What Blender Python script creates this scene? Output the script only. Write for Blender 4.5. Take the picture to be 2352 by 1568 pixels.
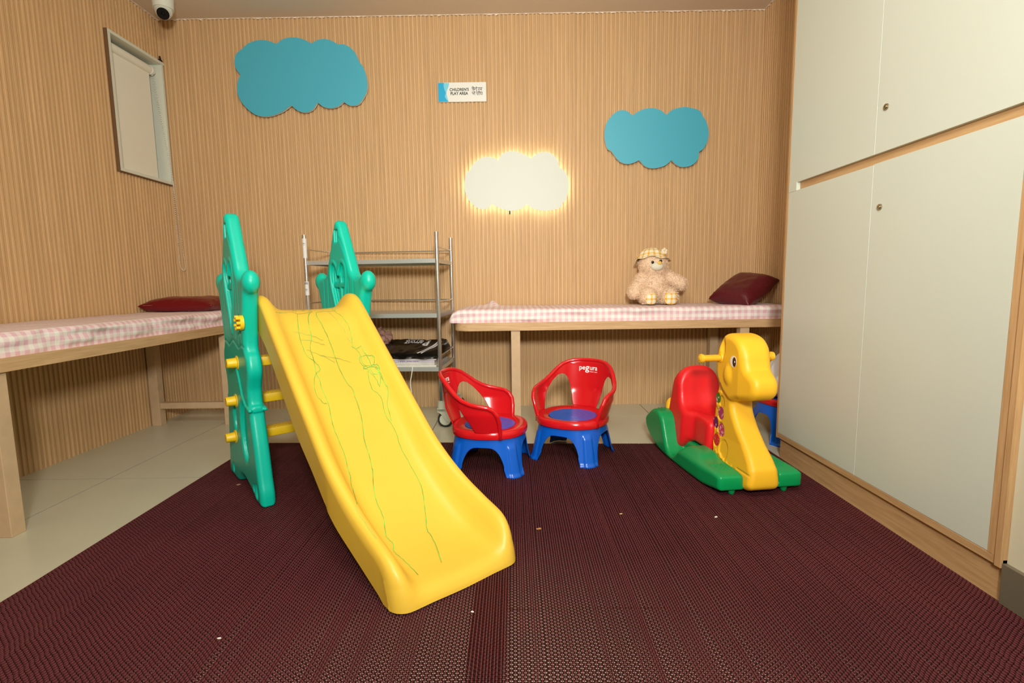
import bpy, bmesh, math, random
import numpy as np
from mathutils import Vector, Matrix, noise as mnoise

for o in list(bpy.data.objects):
    bpy.data.objects.remove(o)
S = bpy.context.scene
COL = S.collection
random.seed(7)
RNG = np.random.default_rng(11)
PI = math.pi

# ------------------------------------------------------------------ camera
FPX, IW, IH = 1175.4, 2352, 1568
CAM_H = 0.9


def cam_matrix(p, y, r):
    cp, sp, cy, sy, cr, sr = (math.cos(p), math.sin(p), math.cos(y), math.sin(y), math.cos(r), math.sin(r))
    B = np.array([[1, 0, 0], [0, 0, -1], [0, 1, 0]], float)
    Ry = np.array([[cy, -sy, 0], [sy, cy, 0], [0, 0, 1]])
    Rx = np.array([[1, 0, 0], [0, cp, -sp], [0, sp, cp]])
    Rz = np.array([[cr, -sr, 0], [sr, cr, 0], [0, 0, 1]])
    return Rz @ Rx @ B @ Ry


CM = cam_matrix(math.radians(6.5566), math.radians(-.2296), math.radians(-.8403))
cd = bpy.data.cameras.new('camera')
cd.sensor_fit = 'HORIZONTAL'
cd.sensor_width = 36
cd.lens = FPX * 36 / IW
cd.clip_start = .05
cam = bpy.data.objects.new('camera', cd)
COL.objects.link(cam)
m4 = Matrix.Identity(4)
for i in range(3):
    m4[i][0], m4[i][1], m4[i][2] = CM[0][i], -CM[1][i], -CM[2][i]
m4[2][3] = CAM_H
cam.matrix_world = m4
S.camera = cam

# ------------------------------------------------------------------ world, lights, exposure
wd = bpy.data.worlds.new('world')
S.world = wd
wd.use_nodes = True
wd.node_tree.nodes['Background'].inputs[0].default_value = (1, .97, .9, 1)
wd.node_tree.nodes['Background'].inputs[1].default_value = .05
S.view_settings.view_transform = 'Standard'
S.view_settings.look = 'None'
S.view_settings.gamma = 1
S.view_settings.use_curve_mapping = False
S.view_settings.exposure = 0.2


def area(name, loc, target, sx, sy, watts, col, shape='RECTANGLE', spread=180):
    l = bpy.data.lights.new(name, 'AREA')
    l.shape = shape
    l.size = sx
    if shape in ('RECTANGLE', 'ELLIPSE'):
        l.size_y = sy
    l.energy = watts
    l.color = col
    l.spread = math.radians(spread)
    o = bpy.data.objects.new(name, l)
    COL.objects.link(o)
    o.location = loc
    d = Vector(target) - Vector(loc)
    o.rotation_euler = d.to_track_quat('-Z', 'Y').to_euler()
    return o


area('flash_light', (.1, -.5, 1.55), (0, 3.6, 1.35), .34, .34, 42, (1, .98, .93), 'DISK', 125)
area('ceiling_panel_light', (0, .6, 2.62), (0, 2.9, .9), 1.1, .8, 44, (1, .98, .93))


# ------------------------------------------------------------------ helpers


def lin(c):
    return tuple(((v / 255) / 12.92 if v / 255 <= .04045 else ((v / 255 + .055) / 1.055) ** 2.4) for v in c)


def mat(name, rgb, rough=.5, spec=.5, metal=0, noise=0, nscale=8, bump=0, bscale=60, coat=0, sss=0):
    m = bpy.data.materials.new(name)
    m.use_nodes = True
    nt = m.node_tree
    b = nt.nodes['Principled BSDF']
    c = lin(rgb)
    b.inputs['Base Color'].default_value = (*c, 1)
    b.inputs['Roughness'].default_value = rough
    b.inputs['Specular IOR Level'].default_value = spec
    b.inputs['Metallic'].default_value = metal
    b.inputs['Coat Weight'].default_value = coat
    tc = nt.nodes.new('ShaderNodeTexCoord')
    if noise:
        n = nt.nodes.new('ShaderNodeTexNoise')
        n.inputs['Scale'].default_value = nscale
        n.inputs['Detail'].default_value = 4
        nt.links.new(tc.outputs['Object'], n.inputs['Vector'])
        r = nt.nodes.new('ShaderNodeValToRGB')
        r.color_ramp.elements[0].position = .3
        r.color_ramp.elements[1].position = .7
        r.color_ramp.elements[0].color = (*[v * (1 - noise) for v in c], 1)
        r.color_ramp.elements[1].color = (*[min(1, v * (1 + noise)) for v in c], 1)
        nt.links.new(n.outputs['Fac'], r.inputs['Fac'])
        nt.links.new(r.outputs['Color'], b.inputs['Base Color'])
    if bump:
        n2 = nt.nodes.new('ShaderNodeTexNoise')
        n2.inputs['Scale'].default_value = bscale
        n2.inputs['Detail'].default_value = 3
        nt.links.new(tc.outputs['Object'], n2.inputs['Vector'])
        bp = nt.nodes.new('ShaderNodeBump')
        bp.inputs['Strength'].default_value = bump
        bp.inputs['Distance'].default_value = .002
        nt.links.new(n2.outputs['Fac'], bp.inputs['Height'])
        nt.links.new(bp.outputs['Normal'], b.inputs['Normal'])
    return m


def wood(name, c1, c2, scale, rough=.5, rnd=.0):
    """oak-like grain: noise stretched by the given scale, small change from piece to piece"""
    m = bpy.data.materials.new(name)
    m.use_nodes = True
    nt = m.node_tree
    b = nt.nodes['Principled BSDF']
    b.inputs['Roughness'].default_value = rough
    b.inputs['Specular IOR Level'].default_value = .3
    tc = nt.nodes.new('ShaderNodeTexCoord')
    oi = nt.nodes.new('ShaderNodeObjectInfo')
    add = nt.nodes.new('ShaderNodeVectorMath')
    add.operation = 'MULTIPLY_ADD'
    add.inputs[1].default_value = (37, 19, 11)
    nt.links.new(oi.outputs['Random'], add.inputs[0])
    nt.links.new(tc.outputs['Object'], add.inputs[2])
    mp = nt.nodes.new('ShaderNodeMapping')
    mp.inputs['Scale'].default_value = scale
    nt.links.new(add.outputs[0], mp.inputs['Vector'])
    n = nt.nodes.new('ShaderNodeTexNoise')
    n.inputs['Scale'].default_value = 1
    n.inputs['Detail'].default_value = 6
    n.inputs['Roughness'].default_value = .65
    nt.links.new(mp.outputs[0], n.inputs['Vector'])
    r = nt.nodes.new('ShaderNodeValToRGB')
    r.color_ramp.elements[0].position = .3
    r.color_ramp.elements[1].position = .68
    r.color_ramp.elements[0].color = (*lin(c1), 1)
    r.color_ramp.elements[1].color = (*lin(c2), 1)
    nt.links.new(n.outputs['Fac'], r.inputs['Fac'])
    h = nt.nodes.new('ShaderNodeHueSaturation')
    mr = nt.nodes.new('ShaderNodeMapRange')
    mr.inputs['To Min'].default_value = 1 - rnd
    mr.inputs['To Max'].default_value = 1 + rnd
    nt.links.new(oi.outputs['Random'], mr.inputs['Value'])
    nt.links.new(mr.outputs[0], h.inputs['Value'])
    nt.links.new(r.outputs['Color'], h.inputs['Color'])
    nt.links.new(h.outputs['Color'], b.inputs['Base Color'])
    return m


def gingham(name, white, light, dark, period, duty=.5, rough=.85):
    m = bpy.data.materials.new(name)
    m.use_nodes = True
    nt = m.node_tree
    b = nt.nodes['Principled BSDF']
    b.inputs['Roughness'].default_value = rough
    b.inputs['Specular IOR Level'].default_value = .15
    uv = nt.nodes.new('ShaderNodeUVMap')
    sx = nt.nodes.new('ShaderNodeSeparateXYZ')
    nt.links.new(uv.outputs[0], sx.inputs[0])
    sums = None
    for k in range(2):
        a = nt.nodes.new('ShaderNodeMath')
        a.operation = 'MULTIPLY'
        a.inputs[1].default_value = 1 / period
        nt.links.new(sx.outputs[k], a.inputs[0])
        f = nt.nodes.new('ShaderNodeMath')
        f.operation = 'FRACT'
        nt.links.new(a.outputs[0], f.inputs[0])
        g = nt.nodes.new('ShaderNodeMath')
        g.operation = 'LESS_THAN'
        g.inputs[1].default_value = duty
        nt.links.new(f.outputs[0], g.inputs[0])
        if sums is None:
            sums = g
        else:
            s = nt.nodes.new('ShaderNodeMath')
            s.operation = 'ADD'
            nt.links.new(sums.outputs[0], s.inputs[0])
            nt.links.new(g.outputs[0], s.inputs[1])
            sums = s
    hf = nt.nodes.new('ShaderNodeMath')
    hf.operation = 'MULTIPLY'
    hf.inputs[1].default_value = .5
    nt.links.new(sums.outputs[0], hf.inputs[0])
    r = nt.nodes.new('ShaderNodeValToRGB')
    r.color_ramp.interpolation = 'CONSTANT'
    e = r.color_ramp.elements
    e[0].position, e[0].color = 0, (*lin(white), 1)
    e[1].position, e[1].color = .4, (*lin(light), 1)
    q = e.new(.9)
    q.color = (*lin(dark), 1)
    nt.links.new(hf.outputs[0], r.inputs['Fac'])
    nt.links.new(r.outputs['Color'], b.inputs['Base Color'])
    return m


def emit(name, rgb, strength):
    m = bpy.data.materials.new(name)
    m.use_nodes = True
    b = m.node_tree.nodes['Principled BSDF']
    b.inputs['Base Color'].default_value = (*lin(rgb), 1)
    b.inputs['Emission Color'].default_value = (*lin(rgb), 1)
    b.inputs['Emission Strength'].default_value = strength
    return m


def empty(name, loc=(0, 0, 0), rz=0.0, label=None, cat=None, group=None):
    o = bpy.data.objects.new(name, None)
    o.empty_display_size = .05
    COL.objects.link(o)
    o.location = loc
    o.rotation_euler = (0, 0, rz)
    return tag(o, label, cat, group)


def tag(o, label=None, cat=None, group=None, kind=None):
    if label:
        o['label'] = label
    if cat:
        o['category'] = cat
    if group:
        o['group'] = group
    if kind:
        o['kind'] = kind
    return o


def link(name, me, m, parent=None, smooth=False):
    o = bpy.data.objects.new(name, me)
    COL.objects.link(o)
    if m is not None:
        for x in (m if isinstance(m, (list, tuple)) else [m]):
            me.materials.append(x)
    if parent is not None:
        o.parent = parent
    if smooth:
        me.polygons.foreach_set('use_smooth', [True] * len(me.polygons))
    return o


def mesh_np(name, V, F, m, parent=None, smooth=False, uv=None):
    """V (n,3), F (k,4) or (k,3) arrays"""
    V = np.asarray(V, np.float32)
    F = np.asarray(F, np.int32)
    me = bpy.data.meshes.new(name)
    k = F.shape[1]
    me.vertices.add(len(V))
    me.vertices.foreach_set('co', V.ravel())
    me.loops.add(F.size)
    me.loops.foreach_set('vertex_index', F.ravel())
    me.polygons.add(len(F))
    me.polygons.foreach_set('loop_start', np.arange(0, F.size, k, dtype=np.int32))
    me.polygons.foreach_set('loop_total', np.full(len(F), k, np.int32))
    if uv is not None:
        l = me.uv_layers.new(name='uv')
        l.data.foreach_set('uv', np.asarray(uv, np.float32)[F.ravel()].ravel())
    me.update(calc_edges=True)
    me.validate()
    return link(name, me, m, parent, smooth)


def mesh_py(name, verts, faces, m, parent=None, smooth=False):
    me = bpy.data.meshes.new(name)
    me.from_pydata([tuple(v) for v in verts], [], faces)
    me.update()
    return link(name, me, m, parent, smooth)


class MB:
    """collects simple solids in one bmesh"""

    def __init__(self):
        self.bm = bmesh.new()

    def box(self, x0, x1, y0, y1, z0, z1, bev=0, seg=2):
        r = bmesh.ops.create_cube(self.bm, size=1)
        vs = r['verts']
        for v in vs:
            v.co = Vector((x0 + (v.co.x + .5) * (x1 - x0), y0 + (v.co.y + .5) * (y1 - y0), z0 + (v.co.z + .5) * (z1 - z0)))
        if bev:
            es = {e for v in vs for e in v.link_edges}
            bmesh.ops.bevel(self.bm, geom=list(es), offset=bev, segments=seg, profile=.5, affect='EDGES')
        return self

    def cyl(self, p0, p1, r0, r1=None, seg=16, cap=True):
        p0, p1 = Vector(p0), Vector(p1)
        r1 = r0 if r1 is None else r1
        d = p1 - p0
        r = bmesh.ops.create_cone(self.bm, cap_ends=cap, segments=seg, radius1=r0, radius2=r1, depth=d.length)
        q = d.to_track_quat('Z', 'Y').to_matrix().to_4x4()
        bmesh.ops.transform(self.bm, matrix=Matrix.Translation((p0 + p1) / 2) @ q, verts=r['verts'])
        return self

    def ball(self, c, rad, u=16, v=10):
        r = bmesh.ops.create_uvsphere(self.bm, u_segments=u, v_segments=v, radius=1)
        rad = (rad, rad, rad) if isinstance(rad, (int, float)) else rad
        bmesh.ops.transform(self.bm, matrix=Matrix.Translation(c) @ Matrix.Diagonal((*rad, 1)), verts=r['verts'])
        return self

    def tube(self, pts, r, seg=8, closed=False):
        V, F = tube_geo(pts, r, seg, closed)
        vs = [self.bm.verts.new(v) for v in V]
        for f in F:
            try:
                self.bm.faces.new([vs[i] for i in f])
            except ValueError:
                pass
        return self

    def prism(self, pts, axis, a0, a1):
        """outline pts (2-D) extruded along axis ('x','y','z')"""
        def P(u, v, a):
            return {'x': (a, u, v), 'y': (u, a, v), 'z': (u, v, a)}[axis]
        A = [self.bm.verts.new(P(u, v, a0)) for u, v in pts]
        B = [self.bm.verts.new(P(u, v, a1)) for u, v in pts]
        n = len(pts)
        self.bm.faces.new(A)
        self.bm.faces.new(list(reversed(B)))
        for i in range(n):
            self.bm.faces.new([A[i], B[i], B[(i + 1) % n], A[(i + 1) % n]])
        return self

    def build(self, name, m, parent=None, smooth=False, angle=None):
        bmesh.ops.recalc_face_normals(self.bm, faces=self.bm.faces)
        me = bpy.data.meshes.new(name)
        self.bm.to_mesh(me)
        self.bm.free()
        o = link(name, me, m, parent, smooth)
        if angle:
            me.polygons.foreach_set('use_smooth', [True] * len(me.polygons))
            me.set_sharp_from_angle(angle=math.radians(angle))
        return o


def tube_geo(pts, r, seg=8, closed=False):
    P = [Vector(p) for p in pts]
    n = len(P)
    V, F = [], []
    up = None
    for i in range(n):
        a = P[(i - 1) % n] if (closed or i > 0) else P[i]
        b = P[(i + 1) % n] if (closed or i < n - 1) else P[i]
        t = (b - a).normalized()
        if up is None:
            up = Vector((0, 0, 1)) if abs(t.z) < .9 else Vector((1, 0, 0))
        s = t.cross(up)
        if s.length < 1e-6:
            s = t.cross(Vector((1, 0, 0)))
        s.normalize()
        up = s.cross(t).normalized()
        rr = r[i] if isinstance(r, (list, tuple)) else r
        for k in range(seg):
            an = 2 * PI * k / seg
            V.append(P[i] + (s * math.cos(an) + up * math.sin(an)) * rr)
    for i in range(n if closed else n - 1):
        j = (i + 1) % n
        for k in range(seg):
            F.append((i * seg + k, i * seg + (k + 1) % seg, j * seg + (k + 1) % seg, j * seg + k))
    if not closed:
        F.append(tuple(reversed(range(seg))))
        F.append(tuple((n - 1) * seg + k for k in range(seg)))
    return V, F


def copy_tree(o, parent=None):
    c = o.copy()
    COL.objects.link(c)
    if parent is not None:
        c.parent = parent
    for ch in [x for x in o.children]:
        copy_tree(ch, c)
    return c


def ray(px, py):
    return CM.T @ np.array([(px - IW / 2) / FPX, (py - IH / 2) / FPX, 1])


def on_y(px, py, y):
    d = ray(px, py)
    return np.array([0, 0, CAM_H]) + d * (y / d[1])


def on_z(px, py, z=0):
    d = ray(px, py)
    return np.array([0, 0, CAM_H]) + d * ((z - CAM_H) / d[2])


def catmull(pts, n=6, closed=False):
    P = [np.array(p, float) for p in pts]
    out = []
    N = len(P)
    rng = range(N if closed else N - 1)
    for i in rng:
        p1, p2 = P[i], P[(i + 1) % N]
        p0 = P[i - 1] if (closed or i > 0) else 2 * p1 - p2
        p3 = P[(i + 2) % N] if (closed or i < N - 2) else 2 * p2 - p1
        for k in range(n):
            t = k / n
            out.append(.5 * ((2 * p1) + (-p0 + p2) * t + (2 * p0 - 5 * p1 + 4 * p2 - p3) * t * t + (-p0 + 3 * p1 - 3 * p2 + p3) * t ** 3))
    if not closed:
        out.append(P[-1])
    return out


# ---- signed-distance modelling (blow-moulded plastic, plush) meshed with surface nets
def poly_sd(x, y, poly):
    P = np.asarray(poly, float)
    x = np.asarray(x, float)
    y = np.asarray(y, float)
    d = np.full(x.shape, 1e9)
    s = np.ones(x.shape)
    n = len(P)
    for i in range(n):
        a, b = P[i], P[i - 1]
        ex, ey = b - a
        wx, wy = x - a[0], y - a[1]
        t = np.clip((wx * ex + wy * ey) / (ex * ex + ey * ey + 1e-12), 0, 1)
        dx, dy = wx - ex * t, wy - ey * t
        d = np.minimum(d, dx * dx + dy * dy)
        c1, c2, c3 = y >= a[1], y < b[1], ex * wy > ey * wx
        s = np.where((c1 & c2 & c3) | (~c1 & ~c2 & ~c3), -s, s)
    return s * np.sqrt(d)


def extr(d2, q, h, r):
    a, b = d2 + r, np.abs(q) - h + r
    return np.minimum(np.maximum(a, b), 0) + np.sqrt(np.maximum(a, 0) ** 2 + np.maximum(b, 0) ** 2) - r


def smin(a, b, k):
    h = np.clip(.5 + .5 * (b - a) / k, 0, 1)
    return b * (1 - h) + a * h - k * h * (1 - h)


def smax(a, b, k):
    return -smin(-a, -b, k)


def sd_ell(x, y, z, c, r):
    a = np.sqrt(((x - c[0]) / r[0]) ** 2 + ((y - c[1]) / r[1]) ** 2 + ((z - c[2]) / r[2]) ** 2)
    return (a - 1) * min(r)


def sd_cap(x, y, z, a, b, ra, rb):
    a, b = np.array(a, float), np.array(b, float)
    e = b - a
    t = np.clip(((x - a[0]) * e[0] + (y - a[1]) * e[1] + (z - a[2]) * e[2]) / (e @ e), 0, 1)
    return np.sqrt((x - a[0] - e[0] * t) ** 2 + (y - a[1] - e[1] * t) ** 2 + (z - a[2] - e[2] * t) ** 2) - (ra + (rb - ra) * t)


def sd_seg2(x, y, a, b):
    ex, ey = b[0] - a[0], b[1] - a[1]
    t = np.clip(((x - a[0]) * ex + (y - a[1]) * ey) / (ex * ex + ey * ey + 1e-12), 0, 1)
    return np.sqrt((x - a[0] - ex * t) ** 2 + (y - a[1] - ey * t) ** 2)


def nets(f, lo, hi, h):
    ax = [np.arange(lo[i] - 2 * h, hi[i] + 3 * h, h) for i in range(3)]
    X, Y, Z = np.meshgrid(*ax, indexing='ij')
    D = f(X, Y, Z)
    n = D.shape
    ins = D < 0
    c = [n[0] - 1, n[1] - 1, n[2] - 1]
    corners = [(i, j, k) for i in (0, 1) for j in (0, 1) for k in (0, 1)]

    def sub(A, o):
        return A[o[0]:o[0] + c[0], o[1]:o[1] + c[1], o[2]:o[2] + c[2]]
    cnt = sum(sub(ins, o).astype(np.int8) for o in corners)
    act = (cnt > 0) & (cnt < 8)
    idx = -np.ones(act.shape, np.int64)
    I = np.argwhere(act)
    idx[act] = np.arange(len(I))
    pos = np.zeros((len(I), 3))
    num = np.zeros(len(I))
    for a in corners:
        for d in range(3):
            if a[d] == 0:
                b = list(a)
                b[d] = 1
                da = D[I[:, 0] + a[0], I[:, 1] + a[1], I[:, 2] + a[2]]
                db = D[I[:, 0] + b[0], I[:, 1] + b[1], I[:, 2] + b[2]]
                m = (da < 0) != (db < 0)
                t = np.where(m, da / np.where(m, da - db, 1), 0)
                p = np.tile(np.array(a, float), (len(I), 1))
                p[:, d] += t
                pos[m] += p[m]
                num[m] += 1
    pos = pos / num[:, None] + I
    V = np.array([a[0] for a in ax]) + pos * h
    F = []
    for d in range(3):
        o = [0, 0, 0]
        o[d] = 1
        A = ins[:n[0] - o[0], :n[1] - o[1], :n[2] - o[2]]
        B = ins[o[0]:, o[1]:, o[2]:]
        E = np.argwhere(A != B)
        u, v = (d + 1) % 3, (d + 2) % 3
        ok = (E[:, u] > 0) & (E[:, v] > 0) & (E[:, u] < n[u] - 1) & (E[:, v] < n[v] - 1)
        E = E[ok]
        inside_first = A[E[:, 0], E[:, 1], E[:, 2]]

        def cell(du, dv):
            Q = E.copy()
            Q[:, u] -= du
            Q[:, v] -= dv
            return idx[Q[:, 0], Q[:, 1], Q[:, 2]]
        q = np.stack([cell(1, 1), cell(0, 1), cell(0, 0), cell(1, 0)], 1)
        q[~inside_first] = q[~inside_first][:, ::-1]
        F.append(q)
    F = np.concatenate(F)
    e = h * .3
    for _ in range(2):
        x, y, z = V.T
        d0 = f(x, y, z)
        g = np.stack([f(x + e, y, z) - d0, f(x, y + e, z) - d0, f(x, y, z + e) - d0], 1) / e
        gl = (g ** 2).sum(1)
        st = np.clip(d0 / np.maximum(gl, .2), -h * .5, h * .5)
        V = V - g * st[:, None]
    return V, F


def text_mesh(txt, size, bold=0.0, align='CENTER'):
    cu = bpy.data.curves.new('txt', 'FONT')
    cu.body = txt
    cu.size = size
    cu.offset = bold
    cu.align_x = align
    o = bpy.data.objects.new('txt', cu)
    COL.objects.link(o)
    dg = bpy.context.evaluated_depsgraph_get()
    me = bpy.data.meshes.new_from_object(o.evaluated_get(dg))
    bpy.data.objects.remove(o)
    bpy.data.curves.remove(cu)
    V = np.array([v.co[:] for v in me.vertices])
    F = [tuple(p.vertices) for p in me.polygons]
    bpy.data.meshes.remove(me)
    return V, F


def bar_strokes(strokes, w):
    """flat ribbons along 2-D polylines -> verts (x,y), quads"""
    V, F = [], []
    for pl in strokes:
        P = [np.array(p, float) for p in pl]
        b = len(V)
        for i, p in enumerate(P):
            a = P[max(i - 1, 0)]
            c = P[min(i + 1, len(P) - 1)]
            t = (c - a) / (np.linalg.norm(c - a) + 1e-9)
            nrm = np.array([-t[1], t[0]]) * w / 2
            V += [p + nrm, p - nrm]
        for i in range(len(P) - 1):
            F.append((b + 2 * i, b + 2 * i + 1, b + 2 * i + 3, b + 2 * i + 2))
    return np.array(V), F


# ------------------------------------------------------------------ materials
M_SLAT = wood('fluted_oak', (196, 158, 108), (222, 184, 134), (220, 220, 3), .55, .045)
M_BACK = wood('panel_backing_oak', (186, 152, 108), (208, 174, 130), (160, 160, 3), .6, .02)
M_JOINT = mat('dark_joint', (40, 28, 16), .9)
M_OAK_X = wood('oak_board_x', (190, 152, 106), (216, 180, 134), (5, 90, 90), .5, .01)
M_OAK_Y = wood('oak_board_y', (182, 142, 96), (206, 168, 120), (90, 5, 90), .5, .01)
M_OAK_Z = wood('oak_board_z', (180, 140, 94), (206, 166, 118), (90, 90, 5), .5, .01)
M_LEG = mat('beige_painted_leg', (206, 176, 138), .6, .3, noise=.06, nscale=20)
M_TILE = mat('cream_floor_tile', (204, 200, 174), .28, .5, noise=.025, nscale=5)
M_CEIL = mat('ceiling_paint', (224, 208, 186), .9, .1)
M_PAINT = mat('cream_wall_paint', (214, 208, 180), .8, .2)
M_SKIRT = mat('grey_skirting_tile', (112, 104, 86), .35, .5, noise=.05)
M_WHITE = mat('white_laminate', (208, 214, 199), .32, .45, noise=.012, nscale=2)
M_WPLAST = mat('white_plastic', (226, 228, 212), .4, .4)
M_WINFRAME = mat('white_window_frame', (220, 222, 204), .4, .4)
M_BLIND = mat('cream_blind_fabric', (236, 232, 214), .75, .2, bump=.05, bscale=300)
M_CHAIN = mat('bead_chain_plastic', (246, 244, 232), .35, .5)
M_BLACK = mat('black_plastic', (14, 14, 15), .4, .3)
M_BLUECLOUD = mat('blue_cloud_face', (72, 176, 198), .42, .6)
M_EDGE = mat('cloud_white_edge', (226, 220, 206), .5, .3)
M_DKBACK = mat('cloud_dark_backing', (40, 24, 16), .7)
M_STEEL = mat('stainless_steel', (222, 220, 214), .18, .5, .9)
M_STEELB = mat('brushed_steel_shelf', (206, 206, 200), .3, .5, .55, bump=.03, bscale=200)
M_YEL = mat('yellow_slide_plastic', (226, 184, 62), .42, .4, noise=.03, nscale=5, bump=.04, bscale=140)
M_YEL2 = mat('yellow_rung_plastic', (240, 196, 30), .38, .4, noise=.04, nscale=12)
M_TEAL = mat('teal_panel_plastic', (0, 184, 156), .36, .42, noise=.03, nscale=6, bump=.06, bscale=220)
M_CRAYON = mat('green_crayon', (124, 176, 70), .8, .1, noise=.35, nscale=30)
M_CRAYON2 = mat('pale_green_crayon', (168, 182, 84), .8, .1, noise=.2, nscale=30)
M_RED = mat('red_chair_plastic', (204, 20, 28), .2, .5, coat=.2)
M_BLUE = mat('blue_chair_plastic', (10, 92, 198), .26, .5)
M_GIR = mat('giraffe_yellow_plastic', (246, 188, 40), .44, .42, noise=.02, nscale=6)
M_RKR = mat('rocker_green_plastic', (0, 148, 80), .3, .45, noise=.03, nscale=8, bump=.03, bscale=200)
M_SEATR = mat('rocker_red_plastic', (226, 30, 34), .36, .42, noise=.02, nscale=6)
M_MAT = mat('burgundy_pvc', (106, 50, 53), .55, .4, noise=.12, nscale=3)
M_GING = gingham('pink_gingham_sheet', (240, 236, 224), (238, 216, 213), (230, 188, 194), .038)
M_GYEL = gingham('yellow_gingham', (240, 236, 216), (240, 206, 130), (232, 172, 60), .034, .35)
M_VINYL = mat('dark_red_vinyl', (110, 6, 18), .3, .5, bump=.15, bscale=14)
M_VINYL2 = mat('maroon_vinyl', (88, 18, 28), .34, .5, bump=.15, bscale=14)
M_FUR = mat('cream_plush_fur', (238, 210, 178), .95, .1, noise=.06, nscale=30, bump=.6, bscale=160)
M_MUZ = mat('pale_muzzle_plush', (226, 222, 200), .95, .1, bump=.3, bscale=300)
M_NOSE = mat('yellow_stitched_nose', (236, 196, 90), .8, .2)
M_WTEXT = mat('white_print', (242, 240, 236), .5, .3)
M_BAG = mat('white_plastic_bag', (222, 222, 220), .3, .5, bump=.3, bscale=30)
M_BBAG = mat('black_plastic_bag', (12, 12, 11), .22, .5, bump=.25, bscale=20)
M_PAPER = mat('paper_pages', (214, 210, 198), .7, .2, noise=.06, nscale=40)
M_PAPER2 = mat('lilac_paper', (196, 186, 196), .6, .2, noise=.05, nscale=40)
M_CLOTHB = mat('pink_brown_cloth', (176, 134, 118), .9, .1, noise=.2, nscale=50, bump=.8, bscale=70)
M_CAST = mat('grey_green_caster', (196, 198, 176), .45, .4)
M_RUB = mat('dark_rubber', (46, 46, 44), .6, .3)

# ------------------------------------------------------------------ room
WL, WB, WR, CE = -2.39, 3.69, 1.725, 2.705
CABX = 1.328
Y0 = -1.4

# floor: joint bed + single tiles
fl = MB().box(WL - .1, WR + .3, Y0, WB + .1, -.05, -.0009).build('floor', M_JOINT)
tag(fl, kind='structure')
xs = [WL - .05, -1.94, -.513, .914, WR + .25]
ys = [Y0, -.715, .305, 1.325, 2.345, 3.366, WB + .05]
for i in range(len(xs) - 1):
    for j in range(len(ys) - 1):
        MB().box(xs[i] + .0019, xs[i + 1] - .0019, ys[j] + .0019, ys[j + 1] - .0019, -.004, 0).build('floor_tile', M_TILE, fl)
ce = MB().box(WL - .1, WR + .3, Y0, WB + .1, CE, CE + .05).build('ceiling', M_CEIL)
tag(ce, kind='structure')


def slat_mesh():
    hw, dp, c = .0072, .0085, .0028
    prof = [(-hw, dp), (-hw, c), (-hw + .0008, c * .35), (-hw + c, 0), (hw - c, 0), (hw - .0008, c * .35), (hw, c), (hw, dp)]
    V = [(x, y, z) for z in (0, CE) for x, y in prof]
    n = len(prof)
    F = [(i, i + 1, n + i + 1, n + i) for i in range(n - 1)]
    me = bpy.data.meshes.new('slat')
    me.from_pydata(V, [], F)
    me.update()
    me.materials.append(M_SLAT)
    return me


def panel_mesh(w):
    bm = bmesh.new()
    r = bmesh.ops.create_cube(bm, size=1)
    for v in r['verts']:
        v.co = Vector((.0002 + (v.co.x + .5) * (w - .0004), .0084 + (v.co.y + .5) * .006, (v.co.z + .5) * CE))
    me = bpy.data.meshes.new('fluted_panel')
    bm.to_mesh(me)
    bm.free()
    me.materials.append(M_BACK)
    return me


SL = slat_mesh()
PITCH = .028
PNL = panel_mesh(PITCH * 6)


def fluted_wall(name, loc, rz, length, thick=.05, hole=None):
    """local x runs along the wall, slat faces at local y=0, +y into the wall; hole = (x0, x1, z0, z1) for the window"""
    mb = MB()
    if hole:
        h0, h1, hz0, hz1 = hole
        mb.box(-.02, h0, .0146, .0146 + thick, 0, CE).box(h0, length + .02, .0146, .0146 + thick, 0, hz0)
        mb.box(h0, length + .02, .0146, .0146 + thick, hz1, CE).box(h1, length + .02, .0146, .0146 + thick, hz0, hz1)
    else:
        mb.box(-.02, length + .02, .0146, .0146 + thick, 0, CE)
    w = mb.build(name, M_JOINT)
    w.location = loc
    w.rotation_euler = (0, 0, rz)
    tag(w, kind='structure')
    n = int(math.ceil(length / (PITCH * 6)))
    for i in range(n):
        x0 = i * PITCH * 6
        spans = [(0, CE)]
        if hole and x0 > hole[0] - .02:
            spans = [(0, hole[2]), (hole[3], CE)]
        for za, zb in spans:
            p = bpy.data.objects.new('fluted_panel', PNL)
            COL.objects.link(p)
            p.parent = w
            p.location = (x0, 0, za)
            p.scale = (1, 1, (zb - za) / CE)
            for k in range(6):
                x = x0 + (k + .5) * PITCH
                if x > length + .005:
                    break
                s = bpy.data.objects.new('slat', SL)
                COL.objects.link(s)
                s.parent = p
                s.location = ((k + .5) * PITCH, 0, 0)
    return w


fluted_wall('wall_back', (WL - .016, WB, 0), 0, WR - WL + .032)
fluted_wall('wall_left', (WL, .68, 0), PI / 2, WB - .68, hole=(2.52, 3.004, 1.608, 2.428))
fluted_wall('wall_right', (WR, WB, 0), -PI / 2, WB - 2.46)
w = MB().box(WL - .06, WL, Y0, .68, 0, CE).build('wall_left', M_PAINT)
w.name = 'wall_left'
tag(w, kind='structure')
w = MB().box(WL - .06, WR + .3, Y0 - .05, Y0, 0, CE).build('wall_front', M_PAINT)
tag(w, kind='structure')
w = MB().box(CABX + .012, CABX + .3, Y0, 1.3246, 0, CE).build('wall_right', M_PAINT)
w.name = 'wall_right'
tag(w, kind='structure')
w = MB().box(CABX - .002, CABX + .012, Y0, 1.3244, 0, .118, .001).build('baseboard_right', M_SKIRT)
tag(w, kind='structure')


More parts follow.
